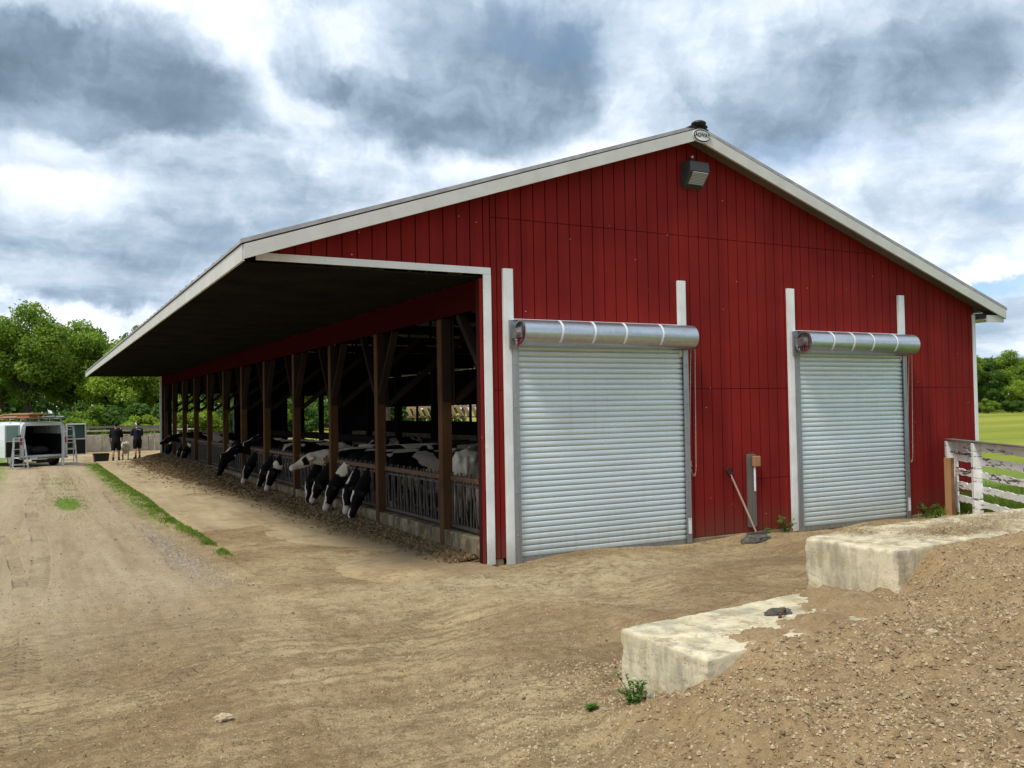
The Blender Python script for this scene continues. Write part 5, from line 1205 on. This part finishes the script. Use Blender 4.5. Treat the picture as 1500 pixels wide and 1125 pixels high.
# ------------------------------------------------------------------ trees
def crown_mesh(name, mat, seed, n, rx, rzv, ls, clumps=26, low=.0, sparse=.0):
    """leaf-sized quads gathered in clumps spread over an uneven crown; origin at crown centre"""
    r = np.random.default_rng(seed); C0 = []
    for k in range(clumps):
        d = r.normal(size=3); d /= np.linalg.norm(d); q = r.uniform(.35, 1.0)**.6
        c = d*q*np.array([rx, rx, rzv])*.80; C0.append((c, r.uniform(.22, .42)*min(rx, rzv)*(1.05-.3*q)))
    C0.append((np.zeros(3), .5*min(rx, rzv)))
    wts = np.array([s**2 for _, s in C0]); wts /= wts.sum(); ch = r.choice(len(C0), n, p=wts)
    ctr = np.array([C0[i][0] for i in ch]); rad = np.array([C0[i][1] for i in ch])
    d = r.normal(size=(n, 3)); d /= np.linalg.norm(d, axis=1)[:, None]; rr = r.uniform(0, 1, n)**.42
    P = ctr+d*(rad*rr)[:, None]*np.array([1.15, 1.15, .85]); P += r.normal(size=(n, 3))*.03*rx
    nrm = d*.6+r.normal(size=(n, 3))*.55+np.array([0, 0, .45]); nrm /= np.linalg.norm(nrm, axis=1)[:, None]
    t = np.cross(nrm, r.normal(size=(n, 3))); t /= np.linalg.norm(t, axis=1)[:, None]; b = np.cross(nrm, t)
    s = ls*r.uniform(.5, 1.25, n)[:, None]; w_ = s*.55
    bend = nrm*s*.18
    V = np.stack([P-t*s*.5-bend*.5, P+b*w_*.5, P+t*s*.5-bend, P-b*w_*.5], 1).reshape(-1, 3)
    me = bpy.data.meshes.new(name); me.from_pydata(V.tolist(), [], [(4*i, 4*i+1, 4*i+2, 4*i+3) for i in range(n)]); me.update(); me.materials.append(mat); return me, C0
def trunk_mesh(name, hc, C0, r0, seed, rzv):
    r = random.Random(seed); m = MB(); top = Vector((r.uniform(-.2, .2), r.uniform(-.2, .2), hc+rzv*.3))
    m.tube([(0, 0, -.3), (r.uniform(-.1, .1), 0, hc*.45), (top.x*.6, top.y*.6, hc), top], [r0*1.25, r0, r0*.65, r0*.2], 9)
    for c, s in C0[:14]:
        e = Vector(c)+Vector((0, 0, hc)); b = Vector((0, 0, max(.3, hc*.45+e.z*.12))); md = b.lerp(e, .5)+Vector((0, 0, -.08*e.z*.3)); m.tube([b, md, e], [r0*.4, r0*.25, r0*.08], 6)
    return m.mesh(name, M['bark'])
protos = {}
def make_proto(key, mat, seed, n, rx, rzv, ls, hc, r0, clumps=26):
    cm, C0 = crown_mesh('crown', mat, seed, n, rx, rzv, ls, clumps); tm = trunk_mesh('trunk', hc, C0, r0, seed, rzv); protos[key] = (cm, tm, hc)
make_proto('A', M['leafA'], 1, 26000, 3.0, 3.4, .24, 5.6, .26, 34); make_proto('B', M['leafB'], 2, 22000, 2.8, 2.8, .24, 4.6, .20, 30); make_proto('C', M['leafC'], 3, 22000, 2.8, 3.6, .26, 5.4, .24, 30)
make_proto('D', M['leafA'], 4, 15000, 1.9, 1.5, .22, 1.35, .08, 20); make_proto('E', M['leafC'], 5, 15000, 2.0, 1.6, .22, 1.4, .09, 20); make_proto('F', M['leafB'], 6, 13000, 1.8, 1.4, .20, 1.3, .08, 18)
make_proto('G', M['leafA'], 7, 8000, 1.7, 3.0, .24, 6.0, .16, 22)
def tree(key, x, y, s, label, group, rz_=0, name='tree', cat='tree', zs=1.0, z=None):
    cm, tm, hc = protos[key]; t = thing(name, label, cat, (x, y, (h1(x, y) if z is None else z)), rz_, group); t.scale = (s, s, s*zs)
    o = bpy.data.objects.new('crown', cm); C.objects.link(o); o.parent = t; o.location = (0, 0, hc); o = bpy.data.objects.new('trunk', tm); C.objects.link(o); o.parent = t
G1 = 'trees beyond the far end of the yard'; G2 = 'bushes along the yard end'; G3 = 'trees at the far edge of the right-hand field'
tree('A', -.3, 68, 1.10, 'large round mid-green tree directly behind the van', G1, .3)
tree('A', 2.6, 71, 1.02, 'mid-green tree with a ragged top right behind the van tree', G1, 2.0)
tree('A', -5.0, 67, 1.0, 'mid-green tree cut by the left edge of the view', G1, 4.0)
tree('B', 4.9, 67, 1.02, 'light green tree beside the roof eave tip', G1, 1.1)
tree('C', 4.2, 84, 1.18, 'dark tree showing above the light green one near the eave', G1, .4)
tree('C', 8.0, 86, 1.2, 'dark tree half hidden by the eave', G1, 3.4)
tree('G', 7.55, 73, 1.10, 'slender tree whose tip clears the barn roof edge', G1, 1.0)
tree('B', 8.0, 68.5, .95, 'light green tree under the barn overhang', G1, 5.0)
tree('A', 6.2, 70, .86, 'mid-green tree between the eave tip and the white corner trim', G1, 5.6)
tree('C', -2.2, 80, 1.15, 'dark tree behind the round tree at the van', G1, 2.6)
tree('C', -8.5, 72, 1.15, 'dark tree outside the lane end, far left', G1, 2.1)
for k, (x, y) in enumerate([(11.5, 86), (15.5, 84), (19.5, 88), (23.5, 85), (27.5, 89), (31, 84)]):
    tree('CA'[k % 2], x, y, 1.05+.05*(k % 3), ['first', 'second', 'third', 'fourth', 'fifth', 'sixth'][k]+' tree from the left seen through the rear barn openings', G1, k*1.3)
for k, (key, x, y, s, l) in enumerate([('E', -4.0, 62.6, 1.1, 'dark bush left of the van at the yard end'), ('D', -1.6, 62.0, 1.0, 'mid-green bush just behind the van'), ('E', .9, 63.2, 1.1, 'dark bush between van and concrete wall'), ('D', 3.0, 62.4, 1.05, 'bush rising behind the concrete wall left end'), ('E', 4.6, 64, 1.35, 'dark tall bush behind the two people'), ('F', 6.3, 62.0, .85, 'light green bush right of the two people'), ('E', 7.8, 64.2, 1.25, 'dark bush near the white rear corner trim'), ('D', 9.4, 63.2, 1.2, 'bush just inside the first rear opening'), ('E', -6.8, 62.0, 1.2, 'dark bush at the far left edge of the yard'),
    ('E', 11.8, 68.5, 1.3, 'dark bush through the left rear opening'), ('D', 14.4, 71, 1.25, 'bush between both rear openings'), ('D', 17.3, 75, 1.3, 'bright bush through the right rear opening'), ('E', 20.8, 77, 1.4, 'dark bush right in the right rear opening')]):
    tree(key, x, y, s, l, G2, k*.9, 'bush', 'bush')
# backing woodland, too dense to count
wv = []; wf = []; r_ = np.random.default_rng(99); n = 42000
for _ in range(1):
    X = r_.uniform(-26, 44, n); Y = 92+r_.uniform(0, 6, n); top = 8.5+1.6*np.sin(X*.5)+.9*np.sin(X*1.3+1); Z = r_.uniform(0, 1, n)*top
    N = r_.normal(size=(n, 3)); N[:, 1] -= .6; N /= np.linalg.norm(N, axis=1)[:, None]; T = np.cross(N, r_.normal(size=(n, 3))); T /= np.linalg.norm(T, axis=1)[:, None]; Bn = np.cross(N, T); P = np.stack([X, Y, Z], 1); s = r_.uniform(.3, .7, n)[:, None]
    V = np.stack([P-T*s*.5, P+Bn*s*.35, P+T*s*.5, P-Bn*s*.35], 1).reshape(-1, 3)
    me = bpy.data.meshes.new('woodland'); me.from_pydata(V.tolist(), [], [(4*i, 4*i+1, 4*i+2, 4*i+3) for i in range(n)]); me.materials.append(M['leafC']); o = bpy.data.objects.new('woodland', me); C.objects.link(o); lab(o, 'dark dense woodland closing the view behind the nearer trees', 'woodland', kind='stuff')
# right-hand field trees
for k in range(1):
    n = 9000; X = r_.uniform(92, 150, n); Y = 80+(X-92)*-.1+r_.uniform(0, 5, n); Z = .5+r_.uniform(0, 1, n)*(4.6+1.0*np.sin(X*.4))
    N = r_.normal(size=(n, 3)); N /= np.linalg.norm(N, axis=1)[:, None]; T = np.cross(N, r_.normal(size=(n, 3))); T /= np.linalg.norm(T, axis=1)[:, None]; Bn = np.cross(N, T); P = np.stack([X, Y, Z], 1); s = r_.uniform(.5, 1.1, n)[:, None]
    V = np.stack([P-T*s*.5, P+Bn*s*.35, P+T*s*.5, P-Bn*s*.35], 1).reshape(-1, 3)
    me = bpy.data.meshes.new('woodland'); me.from_pydata(V.tolist(), [], [(4*i, 4*i+1, 4*i+2, 4*i+3) for i in range(n)]); me.materials.append(M['leafC']); o = bpy.data.objects.new('woodland', me); C.objects.link(o); lab(o, 'dark undergrowth behind the field-edge trees on the right', 'woodland', kind='stuff')
for k, (key, x, y, s, l) in enumerate([('A', 101, 71, 1.02, 'leftmost tree of the field edge, beside the barn corner'), ('C', 106, 72, .98, 'dark tree next to the leftmost field-edge tree'), ('A', 110.5, 70, 1.0, 'round green tree in the middle of the field edge'), ('B', 113.5, 66.5, .80, 'light green smaller tree on the rise at the right edge'), ('C', 117, 73, .95, 'dark tree at the right edge behind the light one'), ('A', 96, 73, 1.0, 'field-edge tree mostly hidden by the barn corner'), ('B', 106, 66.5, .62, 'low light tree standing before the dark field-edge tree'), ('A', 122, 70, 1.0, 'field-edge tree just outside the right of view'), ('C', 103.5, 69, .75, 'small dark tree at the foot of the leftmost ones'), ('C', 111, 75, 1.05, 'dark tree behind the round middle one')]):
    tree(key, x, y, s, l, G3, k*1.7, zs=.88)
for k, (x, y) in enumerate([(99, 66), (102, 65), (105, 64.2), (109, 64)]): tree('E' if k % 2 else 'D', x, y, .8, ['leftmost', 'second', 'third', 'rightmost'][k]+' low bush at the near foot of the field-edge trees', 'bushes at the field edge', k, 'bush', 'bush', .8)
print('objects', len(bpy.data.objects))
